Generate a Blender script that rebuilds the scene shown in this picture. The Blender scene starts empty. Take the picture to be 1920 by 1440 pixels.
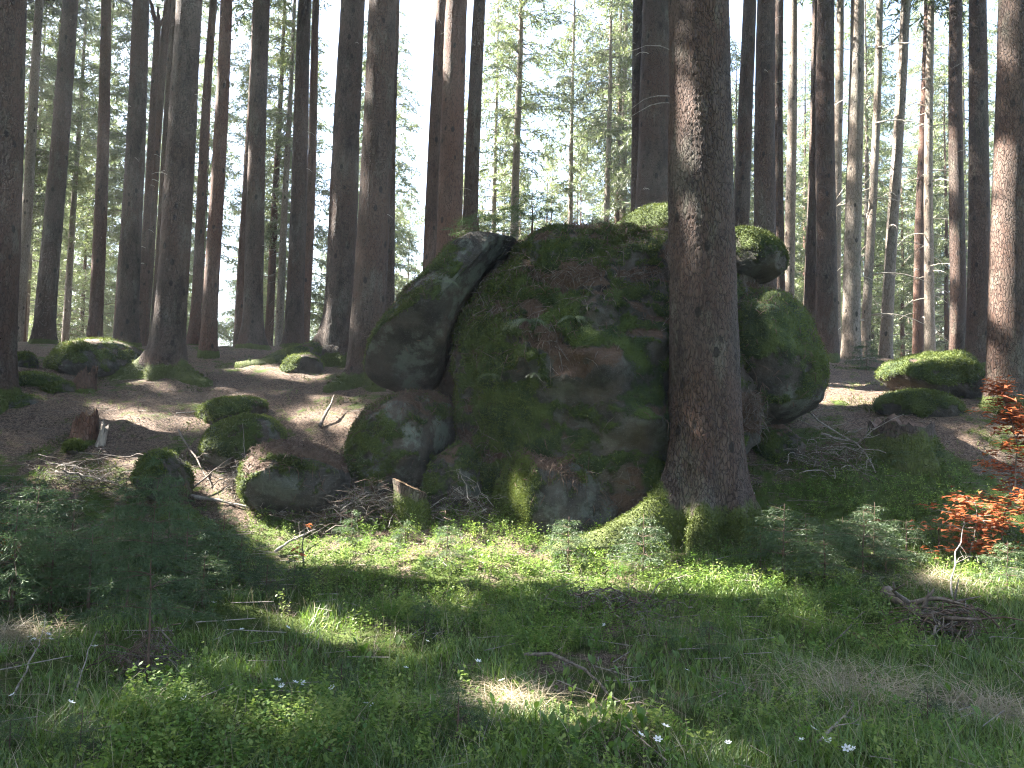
import bpy, bmesh, math, random
import numpy as np
from mathutils import Vector

# ------------------------------------------------------------------ camera, sky, sun, exposure
S = bpy.context.scene
COL = S.collection
R = math.radians
PITCH, ROLL, EYE, F = R(3.5), R(1.5), 1.6, 1387.0
cam_d = bpy.data.cameras.new('camera'); cam = bpy.data.objects.new('camera', cam_d); COL.objects.link(cam)
cam_d.sensor_width = 36; cam_d.lens = 36 * F / 1920; cam_d.clip_start = .05; cam_d.clip_end = 2000
fw = Vector((0, math.cos(PITCH), math.sin(PITCH)))
r0 = Vector((1, 0, 0)); u0 = Vector((0, -math.sin(PITCH), math.cos(PITCH)))
rt = r0 * math.cos(ROLL) + u0 * math.sin(ROLL); up = -r0 * math.sin(ROLL) + u0 * math.cos(ROLL)
from mathutils import Matrix
M4 = Matrix(((rt.x, up.x, -fw.x, 0), (rt.y, up.y, -fw.y, 0), (rt.z, up.z, -fw.z, EYE), (0, 0, 0, 1)))
cam.matrix_world = M4
S.camera = cam

SUN_AZ, SUN_EL = R(76), R(45)          # degrees left of the view direction, above the horizon
sv = np.array([-math.sin(SUN_AZ) * math.cos(SUN_EL), math.cos(SUN_AZ) * math.cos(SUN_EL), math.sin(SUN_EL)])
W = bpy.data.worlds.new('World'); S.world = W; W.use_nodes = True
wn = W.node_tree.nodes; bgn = wn['Background']
sky = wn.new('ShaderNodeTexSky'); sky.sky_type = 'NISHITA'; sky.sun_disc = False
sky.sun_elevation = SUN_EL; sky.sun_rotation = -SUN_AZ
sky.air_density = 1.0; sky.dust_density = 2.0; sky.ozone_density = 1.0
W.node_tree.links.new(sky.outputs[0], bgn.inputs[0]); bgn.inputs[1].default_value = .05
sun_d = bpy.data.lights.new('sun', 'SUN'); sun_d.energy = 5.0; sun_d.angle = R(.53); sun_d.color = (1, .95, .86)
sun = bpy.data.objects.new('sun', sun_d); COL.objects.link(sun)
sun.rotation_euler = Vector(sv).to_track_quat('Z', 'Y').to_euler()
S.view_settings.view_transform = 'Standard'; S.view_settings.look = 'None'
S.view_settings.exposure = 3.95; S.view_settings.gamma = 1.0; S.view_settings.use_curve_mapping = False
S.cycles.use_denoising = True; S.cycles.denoising_prefilter = 'NONE'; S.cycles.filter_width = 1.1
S.cycles.max_bounces = 5; S.cycles.diffuse_bounces = 3; S.cycles.transmission_bounces = 3; S.cycles.glossy_bounces = 2
S.cycles.sample_clamp_indirect = 4.0

rng = np.random.default_rng(11)
U = lambda a, b, n=None: rng.uniform(a, b, n)

def ray(px, py):
    d = fw + rt * ((px - 960) / F) + up * ((720 - py) / F)
    return d
def at(px, py, Y):
    d = ray(px, py); t = Y / d.y
    return np.array([d.x * t, Y, EYE + d.z * t])
def px_m(w, Y):                          # width in metres of w photo pixels at distance Y
    return w * Y / F

# ------------------------------------------------------------------ noise
_p = np.random.default_rng(3).permutation(256); _p = np.concatenate([_p, _p, _p])
_g = np.random.default_rng(4).normal(size=(256, 3)); _g /= np.linalg.norm(_g, axis=1)[:, None]
def perlin(P):
    P = np.asarray(P, float); i = np.floor(P).astype(int); f = P - i; i &= 255
    w = f * f * f * (f * (f * 6 - 15) + 10); out = 0
    for dx in (0, 1):
        for dy in (0, 1):
            for dz in (0, 1):
                h = _p[_p[_p[i[:, 0] + dx] + i[:, 1] + dy] + i[:, 2] + dz]
                g = _g[h]
                v = g[:, 0] * (f[:, 0] - dx) + g[:, 1] * (f[:, 1] - dy) + g[:, 2] * (f[:, 2] - dz)
                out = out + v * (w[:, 0] if dx else 1 - w[:, 0]) * (w[:, 1] if dy else 1 - w[:, 1]) * (w[:, 2] if dz else 1 - w[:, 2])
    return out * 1.6
def fbm(P, oct=4, gain=.5):
    P = np.asarray(P, float); a = 1; s = 0; o = 0
    for k in range(oct):
        o = o + a * perlin(P * 2 ** k + 17.3 * k); s += a; a *= gain
    return o / s
def worley(P):                            # F1, F2 of jittered cells
    P = np.asarray(P, float); i = np.floor(P).astype(int); f1 = np.full(len(P), 9.); f2 = f1.copy()
    for dx in (-1, 0, 1):
        for dy in (-1, 0, 1):
            for dz in (-1, 0, 1):
                c = i + (dx, dy, dz); m = c & 255
                h = _p[_p[_p[m[:, 0]] + m[:, 1]] + m[:, 2]]
                q = c + .5 + .5 * _g[h] * .95
                d = np.linalg.norm(P - q, axis=1)
                f2 = np.minimum(f2, np.maximum(f1, d)); f1 = np.minimum(f1, d)
    return f1, f2
def smooth(a, b, x):
    t = np.clip((x - a) / (b - a), 0, 1); return t * t * (3 - 2 * t)

# ------------------------------------------------------------------ ground height
_cy = [-80, 0, 3.5, 6, 7.5, 8.4, 9.2, 10.5, 12, 14.5, 17, 20, 23, 26, 32, 45, 70, 120, 900]
_cz = [0, 0, 0, .0, .06, .2, .45, 1.1, 1.8, 2.55, 3.1, 3.6, 3.85, 3.8, 3.3, 2, .0, -2, -2]
_ctl = [(1325, 985, 9.2), (1130, 1020, 8.9), (1885, 735, 11.5), (310, 700, 14.5), (650, 708, 14.5), (80, 645, 20), (470, 652, 19),
        (548, 655, 20), (388, 668, 17), (1548, 668, 18), (1795, 672, 19), (1832, 675, 17), (1690, 822, 10.5), (185, 838, 11), (450, 872, 11),
        (560, 955, 9.8), (770, 968, 9.2), (700, 1015, 8.8), (1560, 740, 13), (1700, 1000, 8.4), (500, 1045, 8.2), (300, 765, 12.5), (100, 770, 12.5),
        (620, 850, 10.8), (650, 760, 12.6), (-20, 672, 12.8), (1500, 900, 9.8), (1560, 830, 11), (80, 870, 10.3), (960, 1060, 8.2), (1330, 1080, 7.8), (180, 705, 14.6)]
_C = np.array([at(*c) for c in _ctl])
def _hb(Y):
    Y = np.asarray(Y, float)
    return (np.interp(Y - .6, _cy, _cz) + 2 * np.interp(Y, _cy, _cz) + np.interp(Y + .6, _cy, _cz)) / 4
_Cr = _C[:, 2] - _hb(_C[:, 1])
def Hs(x, y):                             # smooth ground
    x = np.asarray(x, float); y = np.asarray(y, float); sh = x.shape; x = x.ravel(); y = y.ravel()
    num = 0; den = .25
    for (cx, cy_, _), r in zip(_C, _Cr):
        w = np.exp(-((x - cx) ** 2 + (y - cy_) ** 2) / (2 * 1.1 ** 2)); num = num + w * r; den = den + w
    return (_hb(y) + num / den).reshape(sh)
def H(x, y):
    x = np.asarray(x, float); y = np.asarray(y, float); sh = x.shape
    P = np.stack([x.ravel(), y.ravel(), np.zeros(x.size)], 1)
    n = .10 * perlin(P * .7) + .055 * perlin(P * 1.9 + 5) + .03 * perlin(P * 4.3 + 9)
    f = np.clip((y.ravel() - 1) / 3, .3, 1)
    return Hs(x, y) + (n * f).reshape(sh)
def hz(x, y): return float(H(np.array([x]), np.array([y]))[0])
def gpx(px, py):                          # where the ray through a photo pixel meets the ground
    d = np.array(ray(px, py)); d = d / d[1]
    Y = np.arange(2.2, 40, .04); X = d[0] * Y; Z = EYE + d[2] * Y
    k = np.argmax(Z < H(X, Y)); k = k if k else len(Y) - 1
    return np.array([X[k], Y[k], hz(X[k], Y[k])])

# ------------------------------------------------------------------ mesh helpers
def mesh(name, V, Fc, mat=None, attrs=None, smooth_=False):
    V = np.asarray(V, np.float32); me = bpy.data.meshes.new(name)
    me.vertices.add(len(V)); me.vertices.foreach_set('co', V.ravel())
    if isinstance(Fc, np.ndarray):
        n = Fc.shape[1]; tot = np.full(len(Fc), n, np.int32); flat = Fc.astype(np.int32).ravel()
    else:
        tot = np.array([len(f) for f in Fc], np.int32); flat = np.array([i for f in Fc for i in f], np.int32)
    me.loops.add(len(flat)); me.loops.foreach_set('vertex_index', flat)
    me.polygons.add(len(tot)); me.polygons.foreach_set('loop_start', np.concatenate([[0], np.cumsum(tot)[:-1]]).astype(np.int32))
    me.polygons.foreach_set('loop_total', tot)
    if smooth_: me.polygons.foreach_set('use_smooth', np.ones(len(tot), bool))
    for k, v in (attrs or {}).items():
        a = me.attributes.new(k, 'FLOAT', 'POINT'); a.data.foreach_set('value', np.asarray(v, np.float32))
    me.update(calc_edges=True); me.validate()
    if mat: me.materials.append(mat)
    return me
def obj(name, me, parent=None, loc=(0, 0, 0), rz=0., sc=1.):
    o = bpy.data.objects.new(name, me); COL.objects.link(o); o.location = tuple(loc); o.rotation_euler = (0, 0, rz)
    o.scale = (sc, sc, sc) if np.isscalar(sc) else sc
    if parent: o.parent = parent
    return o
def tag(o, label=None, cat=None, group=None, kind=None):
    for k, v in (('label', label), ('category', cat), ('group', group), ('kind', kind)):
        if v: o[k] = v
    return o
class MB:                                  # collects tubes and faces into one mesh
    def __init__(s): s.v = []; s.f = []; s.n = 0
    def add(s, V, Fc): s.v.append(np.asarray(V, float)); s.f += [tuple(i + s.n for i in f) for f in Fc]; s.n += len(V)
    def tube(s, pts, rad, n=5, cap=True):
        pts = np.asarray(pts, float); m = len(pts); rad = np.broadcast_to(rad, (m,))
        T = np.gradient(pts, axis=0); T /= np.linalg.norm(T, axis=1)[:, None] + 1e-9
        a = np.array([0, 0, 1.]) if abs(T[0][2]) < .9 else np.array([1., 0, 0]); V = []
        for k in range(m):
            u = np.cross(T[k], a); u /= np.linalg.norm(u) + 1e-9; w = np.cross(T[k], u)
            for j in range(n):
                th = 2 * math.pi * j / n; V.append(pts[k] + rad[k] * (u * math.cos(th) + w * math.sin(th)))
        Fc = [(k * n + j, k * n + (j + 1) % n, (k + 1) * n + (j + 1) % n, (k + 1) * n + j) for k in range(m - 1) for j in range(n)]
        if cap: Fc += [tuple(range(n))[::-1], tuple((m - 1) * n + j for j in range(n))]
        s.add(V, Fc)
    def mesh(s, name, mat, sm=True): return mesh(name, np.concatenate(s.v), s.f, mat, None, sm)
def wob(a, b, n=7, amp=.05, sag=0., r=None):   # wandering path between two points
    r = r or rng; a = np.asarray(a, float); b = np.asarray(b, float); t = np.linspace(0, 1, n)[:, None]
    p = a + (b - a) * t; w = np.cumsum(r.normal(size=(n, 3)), 0); w -= w[0] + (w[-1] - w[0]) * t
    p += w * amp * np.linalg.norm(b - a) / n ** .5; p[:, 2] += sag * (4 * t * (1 - t))[:, 0]
    return p
def scatter(tmpl, P, rz, sc, tilt=None):   # copies of small templates as one vertex/face array; per-copy random number
    Vs, Fs, Rn, off = [], [], [], 0; k = rng.integers(0, len(tmpl), len(P))
    for q, (tv, tf) in enumerate(tmpl):
        m = np.where(k == q)[0]
        if not len(m): continue
        c, s_ = np.cos(rz[m])[:, None], np.sin(rz[m])[:, None]; v = tv[None] * np.asarray(sc)[m][:, None, None]
        x = v[..., 0] * c - v[..., 1] * s_; y = v[..., 0] * s_ + v[..., 1] * c; z = v[..., 2]
        if tilt is not None: x = x + z * tilt[m][:, :1]; y = y + z * tilt[m][:, 1:2]
        vv = np.stack([x, y, z], 2) + P[m][:, None]; n = len(tv)
        Vs.append(vv.reshape(-1, 3)); Fs.append((tf[None] + (np.arange(len(m)) * n)[:, None, None]).reshape(-1, tf.shape[1]) + off)
        Rn.append(np.repeat(U(0, 1, len(m)), n)); off += n * len(m)
    return np.concatenate(Vs), np.concatenate(Fs), np.concatenate(Rn)

# ------------------------------------------------------------------ materials
def nt(name):
    m = bpy.data.materials.new(name); m.use_nodes = True; t = m.node_tree
    for n in list(t.nodes): t.nodes.remove(n)
    out = t.nodes.new('ShaderNodeOutputMaterial')
    return m, t, out
def N(t, typ, ins=None, **kw):
    n = t.nodes.new('ShaderNode' + typ)
    for k, v in kw.items(): setattr(n, k, v)
    for k, v in (ins or {}).items():
        s = n.inputs[k]
        if hasattr(v, 'is_linked') or hasattr(v, 'links'): t.links.new(v, s)
        else: s.default_value = v
    return n
def mixc(t, fac, a, b):
    n = N(t, 'Mix', data_type='RGBA')
    for i, v in ((0, fac), (6, a), (7, b)):
        if hasattr(v, 'links'): t.links.new(v, n.inputs[i])
        else: n.inputs[i].default_value = (v if i == 0 else (*v, 1))
    return n.outputs[2]
def ramp(t, src, a, b):
    n = N(t, 'MapRange', {0: src, 1: a, 2: b}, interpolation_type='SMOOTHSTEP'); return n.outputs[0]
def noise(t, vec, sc, det=4, rough=.55):
    return N(t, 'TexNoise', {'Vector': vec, 'Scale': sc, 'Detail': det, 'Roughness': rough}).outputs[0]
def attr(t, name): return N(t, 'Attribute', attribute_name=name).outputs['Fac']
def math_(t, op, a, b=0.): return N(t, 'Math', {0: a, 1: b}, operation=op).outputs[0]

def mat_leaf(name, dark, light, trans=.5, yellow=None, attrn='rnd', sc=1.3, gloss=.06):
    m, t, out = nt(name); pos = N(t, 'NewGeometry').outputs['Position']
    f = ramp(t, noise(t, pos, sc, 3), .3, .7)
    oi = N(t, 'ObjectInfo').outputs['Random']
    c = mixc(t, f, dark, light)
    if attrn: c = mixc(t, math_(t, 'MULTIPLY', attr(t, attrn), .7), c, yellow or light)
    c = N(t, 'HueSaturation', {'Color': c, 'Value': N(t, 'MapRange', {0: oi, 3: .8, 4: 1.2}).outputs[0]}).outputs[0]
    d = N(t, 'BsdfDiffuse', {'Color': c}); tr = N(t, 'BsdfTranslucent', {'Color': c}); g = N(t, 'BsdfGlossy', {'Color': (1, 1, 1, 1), 'Roughness': .55})
    a = N(t, 'MixShader', {0: trans, 1: d.outputs[0], 2: tr.outputs[0]}); b = N(t, 'MixShader', {0: gloss, 1: a.outputs[0], 2: g.outputs[0]})
    t.links.new(b.outputs[0], out.inputs[0]); return m
def mat_bark(name, dark, light, red, scale=16., bump=.5, moss=True, grey=.3):
    m, t, out = nt(name); oc = N(t, 'TexCoord').outputs['Object']; oi = N(t, 'ObjectInfo').outputs['Random']
    sh = N(t, 'VectorMath', {0: oc, 1: (1, 1, .36)}, operation='MULTIPLY').outputs[0]
    rnd = N(t, 'CombineXYZ', {0: math_(t, 'MULTIPLY', oi, 37.), 1: math_(t, 'MULTIPLY', oi, 91.), 2: math_(t, 'MULTIPLY', oi, 53.)}).outputs[0]
    v = N(t, 'VectorMath', {0: sh, 1: rnd}, operation='ADD').outputs[0]
    dst = N(t, 'VectorMath', {0: v, 1: N(t, 'VectorMath', {0: N(t, 'TexNoise', {'Vector': v, 'Scale': 9., 'Detail': 3.}).outputs[1], 3: .12}, operation='SCALE').outputs[0]}, operation='ADD').outputs[0]
    vo = N(t, 'TexVoronoi', {'Vector': dst, 'Scale': scale}, feature='DISTANCE_TO_EDGE').outputs[0]
    vc = N(t, 'TexVoronoi', {'Vector': dst, 'Scale': scale}).outputs['Color']
    crack = ramp(t, vo, .0, .13); n1 = noise(t, v, 5., 6); n2 = noise(t, v, 60., 4)
    c = mixc(t, ramp(t, n1, .3, .7), dark, light)
    c = mixc(t, ramp(t, noise(t, v, 1.4, 4), .36, .62), c, red)
    c = mixc(t, math_(t, 'MULTIPLY', N(t, 'SeparateColor', {0: vc}).outputs[0], .45), c, light)
    c = mixc(t, math_(t, 'MULTIPLY', ramp(t, noise(t, v, 2.6, 7, .7), .52, .66), grey), c, (.16, .17, .13))
    c = mixc(t, math_(t, 'MULTIPLY', math_(t, 'SUBTRACT', 1., crack), .55), c, (dark[0] * .35, dark[1] * .33, dark[2] * .3))
    vk = N(t, 'VectorMath', {0: N(t, 'VectorMath', {0: oc, 1: (1, 1, .55)}, operation='MULTIPLY').outputs[0], 1: rnd}, operation='ADD').outputs[0]
    kn = ramp(t, N(t, 'TexVoronoi', {'Vector': vk, 'Scale': 4.2}).outputs[0], .19, .12)
    c = mixc(t, math_(t, 'MULTIPLY', kn, .85), c, (.018, .014, .011))
    if moss:
        mo = ramp(t, math_(t, 'ADD', attr(t, 'moss'), math_(t, 'MULTIPLY', math_(t, 'SUBTRACT', noise(t, oc, 7., 5, .65), .5), .9)), .42, .62)
        c = mixc(t, mo, c, mixc(t, noise(t, oc, 14., 4), (.03, .042, .010), (.10, .12, .03)))
    h = math_(t, 'ADD', math_(t, 'MULTIPLY', crack, 1.), math_(t, 'ADD', math_(t, 'MULTIPLY', n2, .5), math_(t, 'MULTIPLY', kn, .6)))
    bp = N(t, 'Bump', {'Strength': bump, 'Distance': .02, 'Height': h}).outputs[0]
    p = N(t, 'BsdfPrincipled', {'Base Color': c, 'Roughness': .85, 'Specular IOR Level': .3, 'Normal': bp})
    t.links.new(p.outputs[0], out.inputs[0]); return m
def mat_rock():
    m, t, out = nt('rock'); v = N(t, 'NewGeometry').outputs['Position']
    n1 = noise(t, v, 2.2, 7, .65); n2 = noise(t, v, 22., 5, .7); n3 = noise(t, v, .9, 4)
    c = mixc(t, ramp(t, n1, .3, .7), (.022, .019, .017), (.085, .075, .064))
    c = mixc(t, math_(t, 'MULTIPLY', ramp(t, n3, .5, .7), .6), c, (.10, .075, .055))
    sp = N(t, 'TexVoronoi', {'Vector': v, 'Scale': 45.}).outputs[0]
    c = mixc(t, math_(t, 'MULTIPLY', ramp(t, sp, .25, .05), .4), c, (.28, .27, .25))
    li = math_(t, 'MULTIPLY', ramp(t, noise(t, v, 2.1, 7, .66), .50, .60), attr(t, 'lichen'))
    c = mixc(t, li, c, mixc(t, n2, (.10, .125, .10), (.25, .28, .23)))
    lt = ramp(t, math_(t, 'ADD', attr(t, 'litter'), math_(t, 'MULTIPLY', math_(t, 'SUBTRACT', n2, .5), .7)), .4, .65)
    c = mixc(t, lt, c, mixc(t, noise(t, v, 70., 3), (.035, .022, .015), (.14, .085, .055)))
    mn = math_(t, 'ADD', attr(t, 'moss'), math_(t, 'MULTIPLY', math_(t, 'SUBTRACT', noise(t, v, 9., 6, .7), .5), .8))
    mo = ramp(t, mn, .42, .6)
    mc = mixc(t, ramp(t, noise(t, v, 3.1, 4), .35, .65), (.025, .042, .010), (.08, .11, .022))
    mc = mixc(t, math_(t, 'MULTIPLY', noise(t, v, 90., 3), .5), mc, (.02, .03, .006))
    c = mixc(t, mo, c, mc)
    h = math_(t, 'ADD', math_(t, 'MULTIPLY', n2, .8), math_(t, 'ADD', n1, math_(t, 'MULTIPLY', mo, math_(t, 'ADD', .3, math_(t, 'MULTIPLY', noise(t, v, 55., 3), .8)))))
    bp = N(t, 'Bump', {'Strength': .95, 'Distance': .06, 'Height': h}).outputs[0]
    p = N(t, 'BsdfPrincipled', {'Base Color': c, 'Roughness': .85, 'Specular IOR Level': .35, 'Normal': bp})
    t.links.new(p.outputs[0], out.inputs[0]); return m
def mat_ground():
    m, t, out = nt('forest_floor'); v = N(t, 'NewGeometry').outputs['Position']
    n1 = noise(t, v, 1.6, 6, .6); n2 = noise(t, v, 26., 5, .7); n3 = noise(t, v, 90., 3)
    c = mixc(t, ramp(t, n2, .36, .64), (.032, .021, .016), (.18, .125, .095))
    c = mixc(t, math_(t, 'MULTIPLY', ramp(t, n1, .45, .7), .5), c, (.16, .11, .075))
    c = mixc(t, ramp(t, n3, .55, .66), c, (.32, .25, .185))
    g = math_(t, 'ADD', attr(t, 'green'), math_(t, 'MULTIPLY', math_(t, 'SUBTRACT', noise(t, v, 3.4, 6, .7), .5), 1.3))
    c = mixc(t, ramp(t, g, .42, .66), c, mixc(t, noise(t, v, 12., 5), (.025, .045, .008), (.09, .125, .02)))
    bp = N(t, 'Bump', {'Strength': 1., 'Distance': .05, 'Height': math_(t, 'ADD', n2, math_(t, 'MULTIPLY', n3, .5))}).outputs[0]
    p = N(t, 'BsdfPrincipled', {'Base Color': c, 'Roughness': .9, 'Specular IOR Level': .2, 'Normal': bp})
    t.links.new(p.outputs[0], out.inputs[0]); return m
def mat_wood(name, a, b, rough=.8, sc=8.):
    m, t, out = nt(name); v = N(t, 'TexCoord').outputs['Object']; w = N(t, 'VectorMath', {0: v, 1: (1, 1, .25)}, operation='MULTIPLY').outputs[0]
    n = noise(t, w, sc * 3, 6, .65)
    c = mixc(t, ramp(t, n, .3, .7), a, b)
    bp = N(t, 'Bump', {'Strength': .6, 'Distance': .01, 'Height': n}).outputs[0]
    p = N(t, 'BsdfPrincipled', {'Base Color': c, 'Roughness': rough, 'Specular IOR Level': .25, 'Normal': bp})
    t.links.new(p.outputs[0], out.inputs[0]); return m

M = dict(
    bark=mat_bark('spruce_bark', (.029, .020, .017), (.098, .074, .06), (.08, .044, .031), 30., .9, grey=.35),
    bark_red=mat_bark('reddish_bark', (.045, .027, .021), (.125, .078, .059), (.105, .05, .033), 24., .6, grey=.2),
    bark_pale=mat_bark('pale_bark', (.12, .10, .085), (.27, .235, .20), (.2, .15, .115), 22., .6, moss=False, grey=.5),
    rock=mat_rock(), ground=mat_ground(),
    needle=mat_leaf('spruce_needles', (.035, .065, .022), (.075, .115, .035), .42, (.12, .15, .04)),
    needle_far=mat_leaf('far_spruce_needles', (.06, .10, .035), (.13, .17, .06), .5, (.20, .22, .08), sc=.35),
    needle_young=mat_leaf('young_spruce_needles', (.022, .05, .018), (.055, .095, .03), .35, (.09, .14, .045), gloss=.04),
    grass=mat_leaf('grass', (.038, .105, .008), (.09, .19, .014), .5, (.18, .24, .03)),
    bil=mat_leaf('bilberry_leaf', (.04, .11, .010), (.10, .19, .018), .5, (.23, .28, .06), gloss=.03),
    lily=mat_leaf('may_lily_leaf', (.075, .16, .02), (.15, .23, .035), .55, None, None, gloss=.03),
    moss=mat_leaf('moss_blades', (.03, .048, .010), (.085, .115, .022), .35, (.13, .15, .035), gloss=.02, sc=2.2),
    straw=mat_leaf('dead_grass', (.20, .16, .09), (.34, .28, .17), .35, (.42, .36, .24)),
    brownstem=mat_leaf('bare_stem', (.07, .045, .03), (.15, .10, .07), .2, (.22, .16, .11)),
    petal=mat_leaf('white_petal', (.75, .76, .78), (.82, .82, .82), .4, None, None),
    beech=mat_leaf('dry_beech_leaf', (.22, .05, .015), (.42, .12, .035), .5, (.5, .18, .07), gloss=.03),
    twig=mat_wood('dead_twig', (.075, .058, .046), (.19, .16, .135)),
    stick=mat_wood('grey_stick', (.13, .11, .095), (.34, .30, .26)),
    twig_lit=mat_wood('brown_twig', (.055, .035, .026), (.15, .10, .075)),
    wood=mat_wood('weathered_wood', (.10, .06, .035), (.26, .17, .10)),
    palewood=mat_wood('pale_split_wood', (.30, .26, .21), (.52, .47, .40)),
)

# ------------------------------------------------------------------ ground
def axis(f0, f1, st, lo, hi):
    a = list(np.arange(f0, f1 + 1e-6, st)); s = st; x = f1
    while x < hi: s *= 1.25; x += s; a.append(x)
    s = st; x = f0; b = []
    while x > lo: s *= 1.25; x -= s; b.append(x)
    return np.array(b[::-1] + a)
gx = axis(-11, 11, .115, -140, 140); gy = axis(2.2, 22, .115, -90, 180)
GX, GY = np.meshgrid(gx, gy); GZ = H(GX, GY); nx, ny = len(gx), len(gy)
idx = np.arange(nx * ny).reshape(ny, nx)
quads = np.stack([idx[:-1, :-1], idx[:-1, 1:], idx[1:, 1:], idx[1:, :-1]], 2).reshape(-1, 4)
def green_at(x, y):                        # how much moss and green covers the needle litter
    P = np.stack([x, y, np.zeros_like(x)], 1)
    return np.clip(np.interp(y, [0, 8.2, 9.6, 11, 16, 24, 60], [.75, .7, .46, .38, .36, .4, .5]) + .45 * fbm(P * .55 + 3, 3) + .3 * fbm(P * 2.1 + 13, 3) + .28 * smooth(2.2, 4.2, x + .8 * fbm(P * .8 + 9, 2)) * smooth(11.6, 9.6, y + 1.2 * fbm(P * .7 + 19, 2)), 0, 1)
G = obj('ground', mesh('ground', np.stack([GX.ravel(), GY.ravel(), GZ.ravel()], 1), quads, M['ground'], {'green': green_at(GX.ravel(), GY.ravel())}, True))
tag(G, 'forest floor of moss, grass and brown needle litter rising to a crest', 'ground', kind='structure')

# ------------------------------------------------------------------ boulders
_ico = {}
def ico(n):
    if n not in _ico:
        b = bmesh.new(); bmesh.ops.create_icosphere(b, subdivisions=n, radius=1)
        _ico[n] = (np.array([v.co[:] for v in b.verts]), np.array([[v.index for v in f.verts] for f in b.faces])); b.free()
    return _ico[n]
def vnormals(V, Fc):
    n = np.cross(V[Fc[:, 1]] - V[Fc[:, 0]], V[Fc[:, 2]] - V[Fc[:, 0]]); o = np.zeros_like(V)
    for k in range(3): np.add.at(o, Fc[:, k], n)
    return o / (np.linalg.norm(o, axis=1)[:, None] + 1e-12)
def fuzz(parent, V, Nn, wgt, count, ln=(.02, .045), name='moss'):
    wgt = np.clip(wgt, 0, None) ** 1.5
    if wgt.sum() <= 0: return
    k = rng.choice(len(V), count, p=wgt / wgt.sum()); P = V[k] + rng.normal(size=(count, 3)) * .012
    d = Nn[k] * .7 + rng.normal(size=(count, 3)) * .55 + np.array([0, 0, .15]); d /= np.linalg.norm(d, axis=1)[:, None]
    L = U(*ln, count)[:, None]; s = np.cross(d, rng.normal(size=(count, 3))); s /= np.linalg.norm(s, axis=1)[:, None] + 1e-9
    wd = U(.004, .009, count)[:, None]
    VV = np.stack([P - s * wd - d * .006, P + s * wd - d * .006, P + d * L], 1).reshape(-1, 3)
    o = obj(name, mesh(name, VV, np.arange(count * 3).reshape(-1, 3), M['moss'], {'rnd': np.repeat(U(0, 1, count), 3)}), parent)
    tag(o, kind='stuff')
def rock(name, label, poly, Y, T, sub=6, eps=.8, lean=0., moss=.5, litter=.2, lichen=.4, rough=.12, cuts=7, seed=1, shrink=.97, nfuzz=None, group=None, left=.0, extra=None, strata=0., dead=None):
    rr = np.random.default_rng(seed); Q = np.array([at(px, py, Y) for px, py in poly])[:, [0, 2]]
    for _ in range(2): Q = np.concatenate([[.75 * a + .25 * b, .25 * a + .75 * b] for a, b in zip(Q, np.roll(Q, -1, 0))])
    c = (Q.max(0) + Q.min(0)) / 2; c = .5 * c + .5 * Q.mean(0); D = Q - c
    th = np.arctan2(D[:, 1], D[:, 0]); rad = np.hypot(D[:, 0], D[:, 1]); o = np.argsort(th); th, rad = th[o], rad[o]
    d, Fc = ico(sub); t = np.arctan2(d[:, 2], d[:, 0])
    Rr = np.interp(t, np.concatenate([th - 2 * np.pi, th, th + 2 * np.pi]), np.tile(rad, 3)) * shrink
    sy = np.abs(d[:, 1]); cy = np.sqrt(np.clip(1 - sy ** 2, 0, 1)); rho = cy ** eps; yy = np.sign(d[:, 1]) * sy ** eps * T
    V = np.stack([rho * Rr * np.cos(t), yy, rho * Rr * np.sin(t)], 1)
    size = rad.mean()
    for _ in range(cuts):                  # flat faces knocked off the block
        n = rr.normal(size=3); n[1] = -abs(n[1]) - .25; n /= np.linalg.norm(n)
        s = V @ n; h = np.quantile(s, rr.uniform(.88, .97)); ex = np.clip(s - h, 0, None); V -= (ex * .8)[:, None] * n
    V[:, 1] += lean * V[:, 2]
    V += np.array([c[0], Y, c[1]]); n = vnormals(V, Fc)
    big = fbm(V * (1.0 / max(size, .5)) * 1.3 + seed * 7, 3); ridge = 1 - np.abs(fbm(V * 1.7 + seed, 4)) * 2.2
    A = rough * size
    V = V + n * (A * big + .34 * A * np.clip(ridge, -1, 1) + (.12 * A + .014) * fbm(V * 5.2 + seed, 4))[:, None]
    if strata:
        V = V + n * (strata * fbm(np.stack([V[:, 0] * .8, V[:, 1] * .8, V[:, 2] * 2.4], 1) + seed * 3, 4))[:, None]
    if extra: V = extra(V, n)
    n = vnormals(V, Fc)
    nz = fbm(V * 1.5 + 31 + seed, 4)
    mo = np.clip(moss + .55 * n[:, 2] + .55 * nz + .3 * fbm(V * 5.5 + 13 + seed, 3) + left * (-n[:, 0]), 0, 1)
    lt = np.clip(litter * 2.2 * smooth(.25, .8, n[:, 2]) * (1 + 1.2 * fbm(V * 2.3 + 77 + seed, 3)), 0, 1)
    if dead is not None: mo, lt = dead(V, n, mo, lt)
    mo = np.clip(mo - .75 * lt, 0, 1)
    th_ = smooth(.4, .7, mo) * (.020 + .022 * np.clip(fbm(V * 6 + seed, 3) + .3, 0, 1)) * min(1.6, .6 + size * .4)
    V = V + n * th_[:, None]; n = vnormals(V, Fc)
    org = np.array([c[0], Y, V[:, 2].min()])
    o = obj(name, mesh(name, V - org, Fc, M['rock'], {'moss': mo, 'litter': lt, 'lichen': np.full(len(V), lichen)}, True), None, org)
    tag(o, label, 'boulder', group)
    front = (n[:, 1] < .45)
    if nfuzz is None: nfuzz = int(2600 * size * size + 800)
    fuzz(o, V - org, n, np.where(front, smooth(.4, .65, mo), 0), nfuzz)
    return o, V, n, mo, lt

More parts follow.
